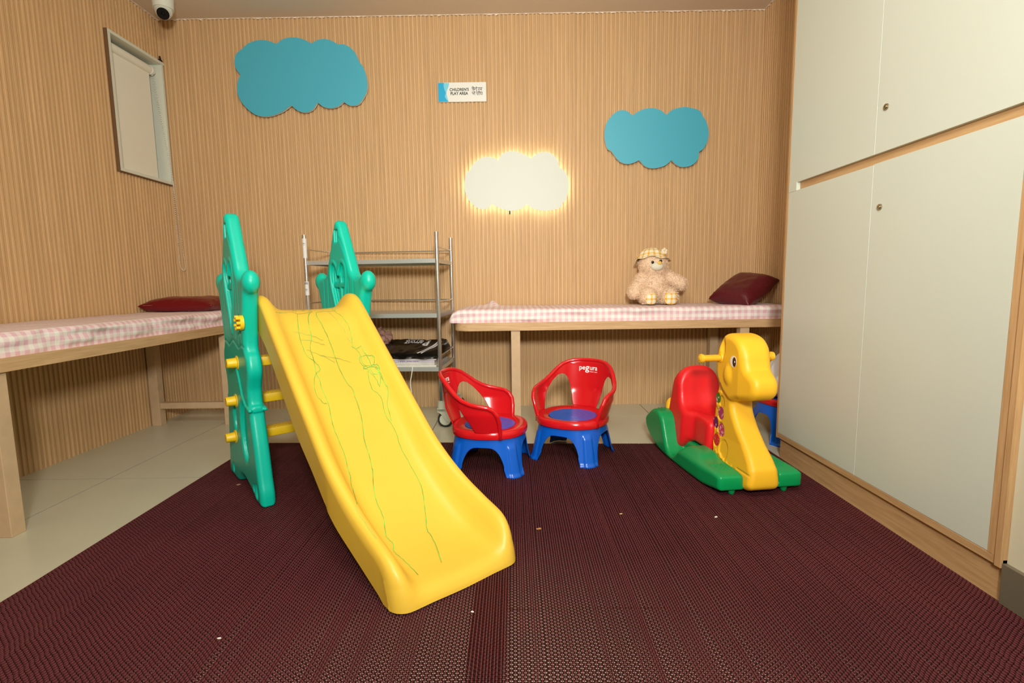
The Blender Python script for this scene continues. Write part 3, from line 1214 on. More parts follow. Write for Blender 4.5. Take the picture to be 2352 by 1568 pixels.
HEART = [(SC + x, 1.0 + z) for x, z in catmull(_hl, 4)] + [(SC - x, 1.0 + z) for x, z in reversed(catmull(_hl, 4)[1:-1])]


def panel_sdf(s, q, z):
    two_d = z.shape if z.ndim < 3 else None
    if z.ndim == 3:
        S2, Z2 = s[:, 0, :], z[:, 0, :]
        ex = lambda a: a[:, None, :]
    else:
        S2, Z2 = s, z
        ex = lambda a: a
    d2 = ex(poly_sd(S2, Z2, PANEL))
    h2 = ex(poly_sd(S2, Z2, HEART))
    d = extr(d2, q, .03, .02)
    # shoulder knobs
    for c in (-.012, 2 * SC + .012):
        d = smin(d, sd_ell(s, q, z, (c, 0, .918), (.037, .0335, .046)), .012)
    aq = np.abs(q)
    # raised rim round the heart window, then its recess and four open panes
    rim = np.maximum(np.abs(h2 - .004) - .009, aq - .0335)
    d = smin(d, rim, .006)
    d = smax(d, -np.maximum(h2 + .004, .014 - aq), .005)
    cross = np.minimum(np.abs(s - SC) - .011, np.abs(z - .90) - .012)
    pane = np.maximum(h2 + .016, -cross)
    d = smax(d, -np.maximum(pane, -(z - .74)), .004)
    # heart-window cross bars stand a little proud of the recess
    bar = np.maximum(np.maximum(np.minimum(np.abs(s - SC) - .009, np.abs(z - .90) - .010), h2 + .006), aq - .020)
    d = smin(d, bar, .006)
    # board grooves
    for gx in (-.41, -.365, -.32, -.19, -.145, -.10):
        top = .93 if abs(gx - SC) > .1 else .76
        g = np.sqrt(sd_seg2(s, z, (gx, .67 + .03 * math.cos((gx - SC) * 14)), (gx, top)) ** 2 + (aq - .031) ** 2) - .0042
        d = smax(d, -g, .003)
    # roof line groove
    for sg_ in (-1, 1):
        g = np.sqrt(sd_seg2(s, z, (SC + sg_ * .17, .925), (SC + sg_ * .035, 1.12)) ** 2 + (aq - .031) ** 2) - .0045
        d = smax(d, -g, .004)
    # awning scallop and rope swag
    pts = [tuple(p_) for p_ in catmull([(-.48, .60), (-.455, .645), (-.40, .66), (-.345, .645), (-.31, .655), (-.255, .672), (-.20, .655), (-.165, .645), (-.11, .66), (-.06, .645), (-.035, .60)], 3)]
    for a, b in zip(pts[:-1], pts[1:]):
        d = smax(d, -(np.sqrt(sd_seg2(s, z, a, b) ** 2 + (aq - .031) ** 2) - .0042), .003)
    pts = [(-.045, .395), (-.10, .405), (-.15, .44), (-.18, .50), (-.22, .56)]
    for a, b in zip(pts[:-1], pts[1:]):
        d = smin(d, np.sqrt(sd_seg2(s, z, a, b) ** 2 + (aq - .029) ** 2) - .008, .004)
    # small keyhole near the apex, oval dishes below, foot dimples
    kx = np.maximum(np.abs(s - SC) - .017, np.abs(z - 1.135) - .03)
    d = smax(d, -np.maximum(kx, .014 - aq), .006)
    for c, r, dep in (((-.175, .285), (.062, .135), .012), ((-.335, .315), (.032, .062), .014), ((-.12, .745), (.021, .036), .016), ((-.035, .055), (.018, .03), .02), ((-.445, .05), (.014, .02), .02), ((-.075, .06), (.01, .014), .02)):
        e2 = (np.sqrt(((s - c[0]) / r[0]) ** 2 + ((z - c[1]) / r[1]) ** 2) - 1) * min(r)
        d = smax(d, -np.maximum(e2, dep - aq), .01)
    d = smax(d, MT - z, .004)
    return d


PV, PF = nets(panel_sdf, (-.56, -.04, MT), (.06, .04, 1.215), .0046)
pan = mesh_np('side_panel', PV, PF, M_TEAL, slide, True)
pan2 = pan.copy()
COL.objects.link(pan2)
TP = .492
pan2.location = (0, TP, 0)
pan2.rotation_euler = (0, 0, math.radians(4))

# chute: swept profile
RIM = np.array([(-.175, .79), (-.165, .835), (-.14, .856), (-.09, .862), (-.04, .846), (.05, .775), (.36, .525), (.61, .328), (.75, .232), (.85, .182), (.92, .152), (.955, .13), (.98, .10), (.994, .064), (1.001, .034), (1.0035, .018), (1.004, .0112)])
BED = np.array([(-.175, .775), (-.16, .79), (-.09, .798), (-.03, .787), (.03, .745), (.10, .678), (.36, .455), (.6, .252), (.72, .158), (.82, .096), (.90, .068), (.95, .058), (.975, .052), (.991, .040), (1.0, .026), (1.0035, .016), (1.004, .0110)])
LOW = np.array([(-.175, .755), (-.15, .73), (-.1, .715), (.04, .628), (.31, .386), (.48, .268), (.637, .155), (.753, .095), (.86, .045), (.93, .016), (.97, MT), (1.004, MT)])
sm = lambda A: np.array(catmull(A, 8))
RIM, BED, LOW = sm(RIM), sm(BED), sm(LOW)
fr = lambda s: np.interp(s, RIM[:, 0], RIM[:, 1])
fb_ = lambda s: np.interp(s, BED[:, 0], BED[:, 1])
fl_ = lambda s: np.interp(s, LOW[:, 0], LOW[:, 1])
XS_T = np.array([0, .003, .010, .020, .030, .042, .056, .072, .090, .115])
XS_H = np.array([.62, .86, .96, 1.0, .985, .86, .52, .20, .05, 0])


def chute_edges(s):
    w = np.clip((np.asarray(s, float) - .55) / .4, 0, 1)
    w = w * w * (3 - 2 * w)
    return .031 + .026 * w, .461 + .040 * w


def chute_top(s, t):
    s = np.where(np.asarray(s) > .86, .86 + (np.asarray(s) - .86) / 1.15, s)
    a, b = chute_edges(s)
    dt = np.minimum(t - a, b - t)
    k = np.interp(dt, XS_T, XS_H)
    return fb_(s) + (fr(s) - fb_(s)) * k


st = np.concatenate([np.linspace(-.175, -.12, 10), np.linspace(-.10, .85, 64), np.linspace(.862, .985, 20), np.linspace(.988, 1.004, 12)])
V, rows = [], []
for s in st:
    a, b = chute_edges(s)
    r_, bd, lo = fr(s), fb_(s), fl_(s)
    lo = max(.0104, min(lo, bd - .004))
    row = []
    n0 = len(V)
    prof = []
    outer = r_ - (r_ - bd) * .38
    for f_ in (0, .06, .35, .7, .95):
        prof.append((a + .004 * (1 - f_) * (1 if s < .6 else .3), lo + (outer - lo) * f_))
    for dt, hk in zip(XS_T, XS_H):
        prof.append((a + dt, bd + (r_ - bd) * hk))
    for f_ in (.33, .5, .67):
        prof.append((a + .115 + (b - a - .23) * f_, bd - .003 * math.sin(PI * f_)))
    half_ = prof[:5 + len(XS_T)]
    for (tt, zz) in reversed(half_):
        prof.append((a + b - tt, zz))
    c = (a + b) / 2
    hw = (b - a) / 2
    for tt, zz in prof:
        e = abs((tt - c) / hw)
        if s > .86:
            cr_ = .052 * min(1, max(0, (s - .90) / .09))
            ov_ = max(0, e * hw - (hw - cr_))
            back = cr_ - math.sqrt(max(0, cr_ * cr_ - ov_ * ov_))
            s_ = .86 + (s - .86) * 1.15
        else:
            back, s_ = 0, s
        V.append((s_ - back, tt, zz))
    rows.append((n0, len(prof)))
m_ = rows[0][1]
F = []
for i in range(len(st) - 1):
    for j in range(m_ - 1):
        a = i * m_ + j
        F.append((a, a + m_, a + m_ + 1, a + 1))
    a = i * m_
    F.append((a, a + m_ - 1, a + 2 * m_ - 1, a + m_))
chute = mesh_py('chute', V, F + [tuple(range(m_)), tuple(reversed([(len(st) - 1) * m_ + j for j in range(m_)]))], M_YEL, slide, True)
chute.data.set_sharp_from_angle(angle=math.radians(60))


# crayon lines children drew on the chute, as thin wax ribbons lying on its surface
def crayon(name, strokes, m, w):
    U = np.array([math.cos(SROT), math.sin(SROT)])
    Wv = np.array([-math.sin(SROT), math.cos(SROT)])
    V, F = [], []
    for ox, oy, sc, pts in strokes:
        P = []
        for p in catmull(pts, 4):
            d = ray(ox + p[0] / sc, oy + p[1] / sc)
            o = np.array([0, 0, CAM_H])
            lo_, hi_ = 1.0, 3.2
            kk = np.linspace(lo_, hi_, 400)
            X = o[None] + d[None] * kk[:, None]
            rel = X[:, :2] - np.array([SO.x, SO.y])
            s, t = rel @ U, rel @ Wv
            a, b = chute_edges(s)
            f = np.where((s > -.17) & (s < 1.01) & (t > a + .02) & (t < b - .02), X[:, 2] - chute_top(s, t), 1)
            ix = np.argmax(f < 0)
            if f[ix] < 0:
                P.append((s[ix], t[ix]))
        if len(P) < 2:
            continue
        base = len(V)
        P = np.array(P)
        for i in range(len(P)):
            tg = P[min(i + 1, len(P) - 1)] - P[max(i - 1, 0)]
            tg = tg / (np.linalg.norm(tg) + 1e-9)
            nn = np.array([-tg[1], tg[0]]) * w / 2
            for q_ in (P[i] + nn, P[i] - nn):
                e = .01
                gz = (chute_top(q_[0] + e, q_[1]) - chute_top(q_[0] - e, q_[1])) / (2 * e)
                up = np.array([-gz, 0, 1]) / math.hypot(gz, 1)
                V.append(np.array([q_[0], q_[1], chute_top(q_[0], q_[1])]) + up * .0007)
        for i in range(len(P) - 1):
            F.append((base + 2 * i, base + 2 * i + 1, base + 2 * i + 3, base + 2 * i + 2))
    return mesh_py(name, V, F, m, slide)


A_ = (580, 660, 1568 / 420)
B_ = (740, 1080, 2061 / 460)
STRONG = [
    (*A_, [(548, 215), (550, 245), (590, 315), (625, 385), (653, 450), (690, 545), (715, 620), (760, 735), (800, 805), (860, 885), (885, 960), (925, 1080), (945, 1190), (955, 1290), (975, 1370), (1005, 1460), (1028, 1568)]),
    (*B_, [(520, 0), (532, 200), (575, 370), (630, 490), (645, 600), (665, 695), (730, 760), (735, 830), (780, 880), (890, 975), (990, 1090)]),
    (*A_, [(385, 230), (390, 330), (405, 430), (440, 540), (465, 590), (530, 640), (580, 702), (548, 745), (532, 790), (533, 880), (560, 945), (610, 995), (640, 1000)]),
    (*A_, [(490, 220), (478, 260), (485, 330), (505, 430), (495, 530), (520, 610), (535, 680), (545, 740), (575, 800), (590, 860), (625, 940), (655, 1020), (680, 1150), (715, 1260), (770, 1390), (800, 1480), (820, 1568)]),
    (*B_, [(270, 0), (292, 80), (300, 160), (335, 260), (360, 355)]),
    (*A_, [(705, 195), (715, 215), (760, 245), (800, 295), (835, 370), (850, 440), (862, 515), (885, 530)]),
    (*A_, [(845, 508), (885, 530), (920, 580), (945, 650), (985, 690), (1040, 690), (1080, 700), (1095, 745), (1130, 820), (1160, 880), (1160, 960), (1155, 1010), (1175, 1080), (1190, 1150)]),
    (*A_, [(885, 528), (930, 510), (950, 550), (985, 600), (1010, 650), (1020, 690)]),
    (*A_, [(915, 610), (940, 597), (1000, 590), (1040, 605), (1045, 645), (1030, 675), (960, 680), (925, 650), (915, 615)]),
    (*A_, [(950, 685), (985, 700), (1040, 670), (1075, 675), (1090, 710), (1075, 745), (1035, 745), (1015, 715), (960, 705), (950, 690)]),
    (*A_, [(1020, 690), (1060, 700), (1090, 745), (1098, 790), (1092, 850), (1085, 850), (1060, 790), (1010, 735), (985, 725)]),
    (*A_, [(990, 725), (1000, 800), (1030, 880), (1075, 915), (1110, 970), (1125, 1040), (1150, 1120), (1195, 1180), (1235, 1260), (1260, 1350), (1310, 1450), (1370, 1560)]),
    (*B_, [(930, 0), (985, 90), (1030, 210), (1050, 350), (1068, 500), (1080, 615), (1130, 695), (1180, 800), (1205, 880), (1228, 945)]),
]
FAINT = [
    (*A_, [(335, 383), (430, 400), (520, 425), (610, 458)]),
    (*A_, [(400, 448), (490, 460), (580, 485), (620, 500)]),
    (*A_, [(462, 540), (540, 570), (640, 600), (760, 620), (845, 643)]),
    (*A_, [(540, 570), (620, 600), (680, 630), (705, 642)]),
    (*A_, [(645, 205), (720, 280), (780, 360), (810, 430), (860, 500)]),
    (*A_, [(550, 212), (600, 207), (650, 205), (700, 204)]),
    (*A_, [(200, 215), (260, 222), (330, 215), (390, 228), (450, 225), (500, 205)]),
    (*A_, [(470, 190), (510, 205), (490, 220)]),
    (*A_, [(425, 200), (435, 190), (445, 202)]),
    (*A_, [(340, 205), (365, 195), (375, 215)]),
    (*A_, [(665, 160), (685, 180), (700, 205), (706, 185)]),
    (*B_, [(345, 360), (358, 450), (400, 560), (490, 690), (560, 760)]),
]
crayon('crayon_scribble', STRONG, M_CRAYON, .0028)['kind'] = 'stuff'
crayon('crayon_scribble', FAINT, M_CRAYON2, .0022)['kind'] = 'stuff'

# three ladder rungs between the panels, their end caps, and the flower nut
for s, z in ((-.205, .578), (-.282, .40), (-.345, .222)):
    r = MB().box(s - .038, s + .038, .028, TP - .028, z - .02, z + .02, .006)
    ro = r.build('rung', M_YEL2, slide, angle=40)
    mb = MB()
    for t in np.linspace(.05, TP - .05, 24):
        mb.box(s - .026, s + .026, t, t + .006, z + .0195, z + .0215)
    mb.build('tread_ridges', M_YEL2, ro)['kind'] = 'stuff'
    for y0, sg_ in ((-.028, -1), (TP + .028, 1)):
        cpn = MB()
        prof_ = [(0, .0), (.030, .0), (.030, .005), (.0222, .007), (.0215, .012), (.0198, .041), (.0185, .0435), (0, .0435)]
        rings = []
        for r_, h_ in prof_:
            k_ = 30 if r_ else 1
            rings.append([cpn.bm.verts.new((s + r_ * (1 + .03 * (q_ % 3 == 0) * (.008 < h_ < .043)) * math.cos(2 * PI * q_ / 30), y0 + sg_ * h_, z + r_ * math.sin(2 * PI * q_ / 30))) for q_ in range(k_)])
        for A_r, B_r in zip(rings[:-1], rings[1:]):
            for q_ in range(30):
                vs_ = [A_r[q_ % len(A_r)], A_r[(q_ + 1) % len(A_r)], B_r[(q_ + 1) % len(B_r)], B_r[q_ % len(B_r)]]
                vs_ = list(dict.fromkeys(vs_))
                cpn.bm.faces.new(vs_)
        cpn.build('rung_cap', M_YEL2, slide, angle=40)
for y0, sg_ in ((-.028, -1),):
    nb = MB().cyl((-.062, y0, .756), (-.062, y0 + sg_ * .014, .756), .03, seg=28)
    for k in range(7):
        an = 2 * PI * k / 7
        nb.cyl((-.062 + .024 * math.cos(an), y0 + sg_ * .012, .756 + .024 * math.sin(an)), (-.062 + .024 * math.cos(an), y0 + sg_ * .028, .756 + .024 * math.sin(an)), .0065, seg=10)
    nb.build('flower_nut', M_YEL2, slide, angle=40)

# ------------------------------------------------------------------ kids' chairs
def squircle(a, n=2.6):
    c, s = math.cos(a), math.sin(a)
    return (abs(c) ** n + abs(s) ** n) ** (-1 / n)


def chair_base(name, H, RT, RB, parent, m, legw=19):
    """one moulded blue stool base: apron ring running into four splayed channel legs"""
    cols, rowsn = 360, 26
    V, F = [], []
    zarch = H * .73

    def low(a):
        # angle distance to the nearest leg centre (legs at 45, 135, ...)
        d = abs(((math.degrees(a) - 45 + 45) % 90) - 45)
        if d <= legw:
            return 0.0
        t = (d - legw) / (45 - legw)
        return zarch * max(0.0, 1 - (1 - min(1, max(0, t * 1.15))) ** 3.2) ** .55
    for i in range(cols):
        a = 2 * PI * i / cols
        zl = low(a)
        d = abs(((math.degrees(a) - 45 + 45) % 90) - 45)
        for j in range(rowsn + 1):
            z = zl + (H - zl) * j / rowsn
            f = max(0.0, 1 - z / H)
            r = RT + (RB - RT) * f ** 1.15
            n = 2.3 + .6 * f
            r *= squircle(a, n)
            lg = max(0, 1 - (d / (legw * .62)) ** 4)
            r += .008 * lg * min(1, max(0, (H * .80 - z) / .02)) - .0035 * (1 if d < 3 else 0) * 0
            if z < .012 and zl == 0:
                r += .008 * (1 - z / .012)
            V.append((r * math.cos(a), r * math.sin(a), z))
    n = rowsn + 1
    for i in range(cols):
        k = (i + 1) % cols
        for j in range(rowsn):
            F.append((i * n + j, k * n + j, k * n + j + 1, i * n + j + 1))
    o = mesh_py(name, V, F, m, parent, True)
    md = o.modifiers.new('thick', 'SOLIDIFY')
    md.thickness = .0045
    md.offset = -1
    return o


def seat_ring(parent, z0, z1, R, m, ri):
    prof = [(R - .012, z0), (R - .002, z0 + .002), (R, z0 + .012), (R - .002, z1 - .008), (R - .008, z1 - .001), (R - .016, z1), (ri + .012, z1 - .003), (ri + .004, z1 - .006), (ri, z1 - .008), (ri, z0 + .004)]
    cols = 96
    V, F = [], []
    n = len(prof)
    for i in range(cols):
        a = 2 * PI * i / cols
        q = squircle(a, 2.25)
        for r, z in prof:
            V.append((r * q * math.cos(a), r * q * math.sin(a), z))
    for i in range(cols):
        k = (i + 1) % cols
        for j in range(n):
            F.append((i * n + j, k * n + j, k * n + (j + 1) % n, i * n + (j + 1) % n))
    o = mesh_py('seat_ring', V, F, m, parent, True)
    o.data.set_sharp_from_angle(angle=math.radians(50))
    return o


CH_H, CH_R = .188, .184


def smoothstep(a, b, x):
    t = min(1, max(0, (x - a) / (b - a)))
    return t * t * (3 - 2 * t)


def back_r(phi, z):
    """radius of the backrest shell at angle phi (deg from straight back)"""
    p = min(abs(phi), 130)
    back = .5 + .5 * math.cos(math.radians(min(p * 1.5, 180)))
    h = min(1, max(0, (z - .2) / .25))
    return .176 + .026 * min(1, max(0, (z - .195) / .10)) + .034 * back * h


def back_top(phi):
    p = abs(phi)
    pts = [(0, .462), (16, .461), (27, .454), (37, .438), (46, .413), (56, .383), (66, .361), (78, .346), (90, .338), (100, .332), (107, .318), (112, .292), (115, .258), (116.5, .222), (117, .205)]
    return float(np.interp(p, [a for a, _ in pts], [b for _, b in pts]))


def back_low(phi):
    p = abs(phi)
    pts = [(0, .203), (21, .203), (22.5, .23), (24, .28), (26, .325), (29, .362), (33, .382), (38, .388), (45, .380), (54, .352), (62, .318), (69, .283), (75, .245), (79, .216), (81, .203), (117, .203)]
    return float(np.interp(p, [a for a, _ in pts], [b for _, b in pts]))


def make_chair(name, label, with_scratch):
    root = empty(name, (0, 0, 0), 0, label, 'chair', None)
    chair_base('base', CH_H, .168, .196, root, M_BLUE, 13)
    seat_ring(root, CH_H - .012, .214, CH_R, M_RED, .122)
    sd = MB()
    sd.cyl((0, 0, .196), (0, 0, .2075), .1235, seg=72)
    so = sd.build('seat_disc', M_BLUE, root, angle=40)
    rg = MB()
    for rr in (.03, .06, .09):
        rg.tube([(rr * math.cos(2 * PI * k / 48), rr * math.sin(2 * PI * k / 48), .2072) for k in range(48)], .0012, 6, True)
    rg.build('moulded_rings', M_BLUE, so, True)['kind'] = 'stuff'
    # shell: +x local is the direction the chair faces, so straight back is 180 deg
    ph = np.concatenate([np.linspace(-117, -106, 14), np.linspace(-105, -87, 14), np.linspace(-86.5, -20, 110), np.linspace(-19.5, 19.5, 30)[1:-1], np.linspace(20, 86.5, 110), np.linspace(87, 105, 14), np.linspace(106, 117, 14)])
    rn = 14
    V, F = [], []
    for p in ph:
        lo, hi = back_low(p), max(back_top(p), back_low(p) + .002)
        a = math.radians(180 + p)
        for j in range(rn + 1):
            z = lo + (hi - lo) * j / rn
            r = back_r(p, z)
            V.append((r * math.cos(a), r * math.sin(a), z))
    n = rn + 1
    for i in range(len(ph) - 1):
        for j in range(rn):
            F.append((i * n + j, (i + 1) * n + j, (i + 1) * n + j + 1, i * n + j + 1))
    bk = mesh_py('backrest', V, F, M_RED, root, True)
    md = bk.modifiers.new('thick', 'SOLIDIFY')
    md.thickness = .005
    md.offset = 0
    # rolled rim along the top of back and arms and down the arm fronts
    P = []
    for p in np.concatenate([np.linspace(-117, -104, 26), np.linspace(-103, 103, 130), np.linspace(104, 117, 26)]):
        z = back_top(p)
        a = math.radians(180 + p)
        r = back_r(p, z) + .003
        P.append((r * math.cos(a), r * math.sin(a), z))
    for e in (0, -1):
        a = math.radians(180 + (-117 if e == 0 else 117))
        r = back_r(117, .2) + .004
        q = (r * math.cos(a), r * math.sin(a), .176)
        P = [q] + P if e == 0 else P + [q]
    MB().tube(P, .0108, 12).build('rolled_rim', M_RED, bk, True)
    # printed name, bent to the inside of the back
    V, F = [], []

    def put(txt, size, cx, cz, bold):
        TV, TF = text_mesh(txt, size, bold, 'LEFT')
        b = len(V)
        for x, y, _ in TV:
            z = .408 + cz + y
            xx = cx + x
            phi = -math.degrees(xx / .225)
            a = math.radians(180 + phi)
            r = back_r(phi, z) - .0033
            V.append((r * math.cos(a), r * math.sin(a), z))
        F.extend([tuple(i + b for i in f) for f in TF])
        return TV[:, 0].max()
    x = -.052
    w1 = put('pe', .036, x, .0, .0005)
    w2 = put('g', .050, x + w1 + .001, -.004, .0008)
    w3 = put('ura', .036, x + w1 + w2 + .003, .0, .0005)
    # the small line under the name is too fine to read: a row of tiny strokes
    for q_ in range(13):
        if q_ == 7:
            continue
        b = len(V)
        for dx_, dz_ in ((0, 0), (.0022, 0), (.0022, .0038), (0, .0038)):
            xx, z = x + w1 + w2 + .004 + q_ * .0037 + dx_, .408 - .012 + dz_
            phi = -math.degrees(xx / .225)
            a = math.radians(180 + phi)
            r = back_r(phi, z) - .0033
            V.append((r * math.cos(a), r * math.sin(a), z))
        F.append((b, b + 1, b + 2, b + 3))
    mesh_py('printed_name', V, F, M_WTEXT, bk)
    return root


ch1 = make_chair('kids_chair', 'red and blue plastic kids chair turned sideways next to the slide', False)
ch1.location = (-.124, 2.465, MT)
ch1.rotation_euler = (0, 0, math.radians(-10))
ch2 = copy_tree(ch1)
ch2['label'] = 'red and blue plastic kids chair facing the mat, its white lettering in full view'
ch2.location = (.30, 2.61, MT)
ch2.rotation_euler = (0, 0, math.radians(241))

# stool half hidden behind the cupboard
stl = empty('kids_stool', (1.555, 2.86, .0005), math.radians(12), 'blue stool with a red seat edge, half hidden behind the cupboard', 'stool')
chair_base('base', .202, .150, .196, stl, M_BLUE, 17)
b = MB()
cols = 72
prof = [(.02, .198), (.152, .198), (.158, .206), (.158, .228), (.151, .236), (.142, .238)]
V, F = [], []
for i in range(cols):
    a = 2 * PI * i / cols
    q = squircle(a, 2.4)
    for r, z in prof:
        V.append((r * q * math.cos(a), r * q * math.sin(a), z))
for i in range(cols):
    for j in range(len(prof) - 1):
        F.append((i * 6 + j, ((i + 1) % cols) * 6 + j, ((i + 1) % cols) * 6 + j + 1, i * 6 + j + 1))
mesh_py('seat_edge', V, F, M_RED, stl, True)
MB().cyl((0, 0, .227), (0, 0, .2365), .142, .138, 64).build('seat_top', M_BLUE, stl, angle=40)


# white carrier bag standing on that stool
def blob(name, c, r, amp, fr_, m, parent=None, seed=0, u=64, v=40, flat=None):
    V, F = [], []
    for j in range(v + 1):
        th = PI * j / v
        for i in range(u):
            a = 2 * PI * i / u
            d = Vector((math.sin(th) * math.cos(a), math.sin(th) * math.sin(a), math.cos(th)))
            k = 1 + amp * (mnoise.noise(d * fr_ + Vector((seed, 0, 0))) + .5 * abs(mnoise.noise(d * fr_ * 2.3 + Vector((0, seed, 0)))))
            p = Vector((d.x * r[0], d.y * r[1], d.z * r[2])) * k
            if flat is not None:
                p.z = max(p.z, flat)
            V.append(p)
    for j in range(v):
        for i in range(u):
            F.append((j * u + i, (j + 1) * u + i, (j + 1) * u + (i + 1) % u, j * u + (i + 1) % u))
    o = mesh_py(name, V, F, m, parent, True)
    o.location = c
    return o


V, F = [], []
u_, v_ = 60, 34
for j in range(v_ + 1):
    f = j / v_
    for i in range(u_):
        a = 2 * PI * i / u_
        rad = float(np.interp(f, [0, .02, .1, .25, .5, .75, .9, 1], [.01, .10, .145, .15, .125, .075, .045, .06]))
        ridge = 1 + .14 * f * math.sin(a * 7 + 5 * f) + .10 * mnoise.noise((math.cos(a) * 2.2, math.sin(a) * 2.2, f * 4))
        V.append((rad * ridge * math.cos(a) + .05 * f, rad * ridge * math.sin(a) * .9, .001 + .30 * f + (.012 * mnoise.noise((a, f * 3, 2)) if j > 2 else 0)))
for j in range(v_):
    for i in range(u_):
        F.append((j * u_ + i, j * u_ + (i + 1) % u_, (j + 1) * u_ + (i + 1) % u_, (j + 1) * u_ + i))
bg = mesh_py('carrier_bag', V, F + [tuple(reversed(range(u_)))], M_BAG, None, True)
bg.location = (1.53, 2.86, .2385)
tag(bg, 'crumpled white carrier bag on the stool, behind the giraffe head', 'bag')

# ------------------------------------------------------------------ giraffe rocker
gq = math.atan2(-.992, .127)
gir = empty('giraffe_rocker', (1.024 - .004, 2.10, 0), gq, 'yellow giraffe rocker with a red seat and green rocking base by the cupboard', 'rocking toy')
# local: x = forward, y = to the giraffe's left (towards picture right), z up; the picture-left flank is -y

_gp = [(.052, .028), (.078, .045), (.084, .075), (.080, .118), (.068, .138), (.055, .158), (.030, .185), (-.01, .225), (-.055, .275), (-.088, .325), (-.098, .365), (-.092, .39),
       (-.06, .394), (-.02, .398), (.012, .402), (.042, .412), (.062, .432), (.067, .462), (.058, .490), (.036, .508), (.012, .525), (.002, .55), (-.006, .585), (-.022, .618), (-.05, .646), (-.09, .66), (-.135, .662), (-.165, .65),
       (-.19, .615), (-.208, .575), (-.216, .535), (-.214, .49), (-.205, .46), (-.218, .42), (-.234, .36), (-.245, .29), (-.25, .21), (-.244, .14), (-.228, .095), (-.195, .066), (-.14, .056), (-.08, .056), (-.06, .05), (-.055, .035), (-.02, .024), (.02, .022)]
GP = catmull(_gp, 4, True)
_gh = [(-.098, .372), (-.05, .388), (.012, .400), (.044, .411), (.064, .432), (.069, .462), (.060, .492), (.038, .510), (.014, .527), (.004, .552), (-.004, .587), (-.02, .62), (-.05, .649), (-.09, .663), (-.135, .665), (-.167, .652), (-.193, .615), (-.211, .575), (-.219, .535), (-.217, .49), (-.204, .452), (-.17, .412), (-.13, .385)]
GH = catmull(_gh, 4, True)
SPOTS = [(-.205, .418, .018, None), (-.175, .418, .019, 'peel'), (-.213, .362, .021, 'green'), (-.176, .352, .022, None), (-.226, .296, .021, None), (-.184, .298, .026, 'plum'), (-.226, .244, .024, 'purple'), (-.176, .222, .027, 'pink'), (-.206, .168, .026, 'red'), (-.140, .140, .036, None)]


GOF = .011


def gwid(z):
    return .054 + .016 * np.clip((.20 - z) / .14, 0, 1)


def gir_sdf(x, y, z):
    if z.ndim == 3:
        X2, Z2 = x[:, 0, :], z[:, 0, :]
        ex = lambda a: a[:, None, :]
    else:
        X2, Z2, ex = x, z, (lambda a: a)
    d2, h2 = ex(poly_sd(X2, Z2, GP)), ex(poly_sd(X2, Z2, GH))
    y = y + GOF
    wid = gwid(z)
    d = extr(d2, y, wid, .024)
    hw = .069 - .014 * np.clip((x + .03) / .08, 0, 1)
    hd = extr(h2, y, hw, .028)
    d = smin(d, hd, .012)
    ay = np.abs(y)
    # cheeks, ears, brow sockets
    d = smin(d, sd_ell(x, ay, z, (-.108, .055, .488), (.037, .026, .052)), .006)
    d = smax(d, -sd_ell(x, ay, z, (-.158, .079, .606), (.023, .027, .048)), .008)
    d = smax(d, -sd_ell(x, ay, z, (-.176, .078, .552), (.028, .013, .028)), .008)
    d = smax(d, -sd_ell(x, ay, z, (-.062, .080, .552), (.020, .0125, .024)), .004)
    # jaw crease
    d = smax(d, -(np.sqrt(sd_seg2(x, z, (-.195, .44), (-.10, .398)) ** 2 + (ay - wid - .004) ** 2) - .005), .006)
    # spots pressed into the flank
    for sx, sz, r, _ in SPOTS:
        e = np.sqrt((x - sx) ** 2 + ((z - sz) * .8) ** 2) - r
        d = smax(d, -np.maximum(e, wid - .005 - ay), .003)
    # grass tufts along the bottom of the flank
    gl = [(-.215, .112), (-.198, .124), (-.188, .110), (-.165, .116), (-.15, .102), (-.13, .100), (-.118, .090), (-.10, .098), (-.085, .086), (-.06, .095)]
    for a, b in zip(gl[:-1], gl[1:]):
        d = smin(d, np.sqrt(sd_seg2(x, z, a, b) ** 2 + (ay - wid + .001) ** 2) - .0042, .003)
    # step at the belly
    d = smax(d, -(np.sqrt((z - .098) ** 2 + (ay - wid) ** 2 + np.maximum(-x - .02, 0) ** 2) - .004), .004)
    return d


GV, GF = nets(gir_sdf, (-.26, -.10, .018), (.09, .10, .672), .0042)
gb = mesh_np('body', GV, GF, M_GIR, gir, True)
# printed stickers left in some of the hollows (picture-left flank)
SCOL = {'green': (60, 124, 28), 'plum': (176, 52, 104), 'purple': (118, 22, 92), 'pink': (214, 48, 106), 'red': (216, 44, 38), 'peel': (196, 190, 150)}


def sticker_mat(n):
    m = mat('sticker_' + n, SCOL[n], .4, .3)
    nt = m.node_tree
    bs = nt.nodes['Principled BSDF']
    tc = nt.nodes.new('ShaderNodeTexCoord')
    no = nt.nodes.new('ShaderNodeTexNoise')
    no.inputs['Scale'].default_value = 90
    no.inputs['Detail'].default_value = 5
    nt.links.new(tc.outputs['Object'], no.inputs['Vector'])
    r = nt.nodes.new('ShaderNodeValToRGB')
    r.color_ramp.elements[0].position = .58 if n not in ('plum', 'pink') else .52
    r.color_ramp.elements[1].position = .64
    r.color_ramp.elements[0].color = (*lin(SCOL[n]), 1)
    r.color_ramp.elements[1].color = (*lin((236, 200, 200)), 1)
    nt.links.new(no.outputs['Fac'], r.inputs['Fac'])
    nt.links.new(r.outputs['Color'], bs.inputs['Base Color'])
    return m


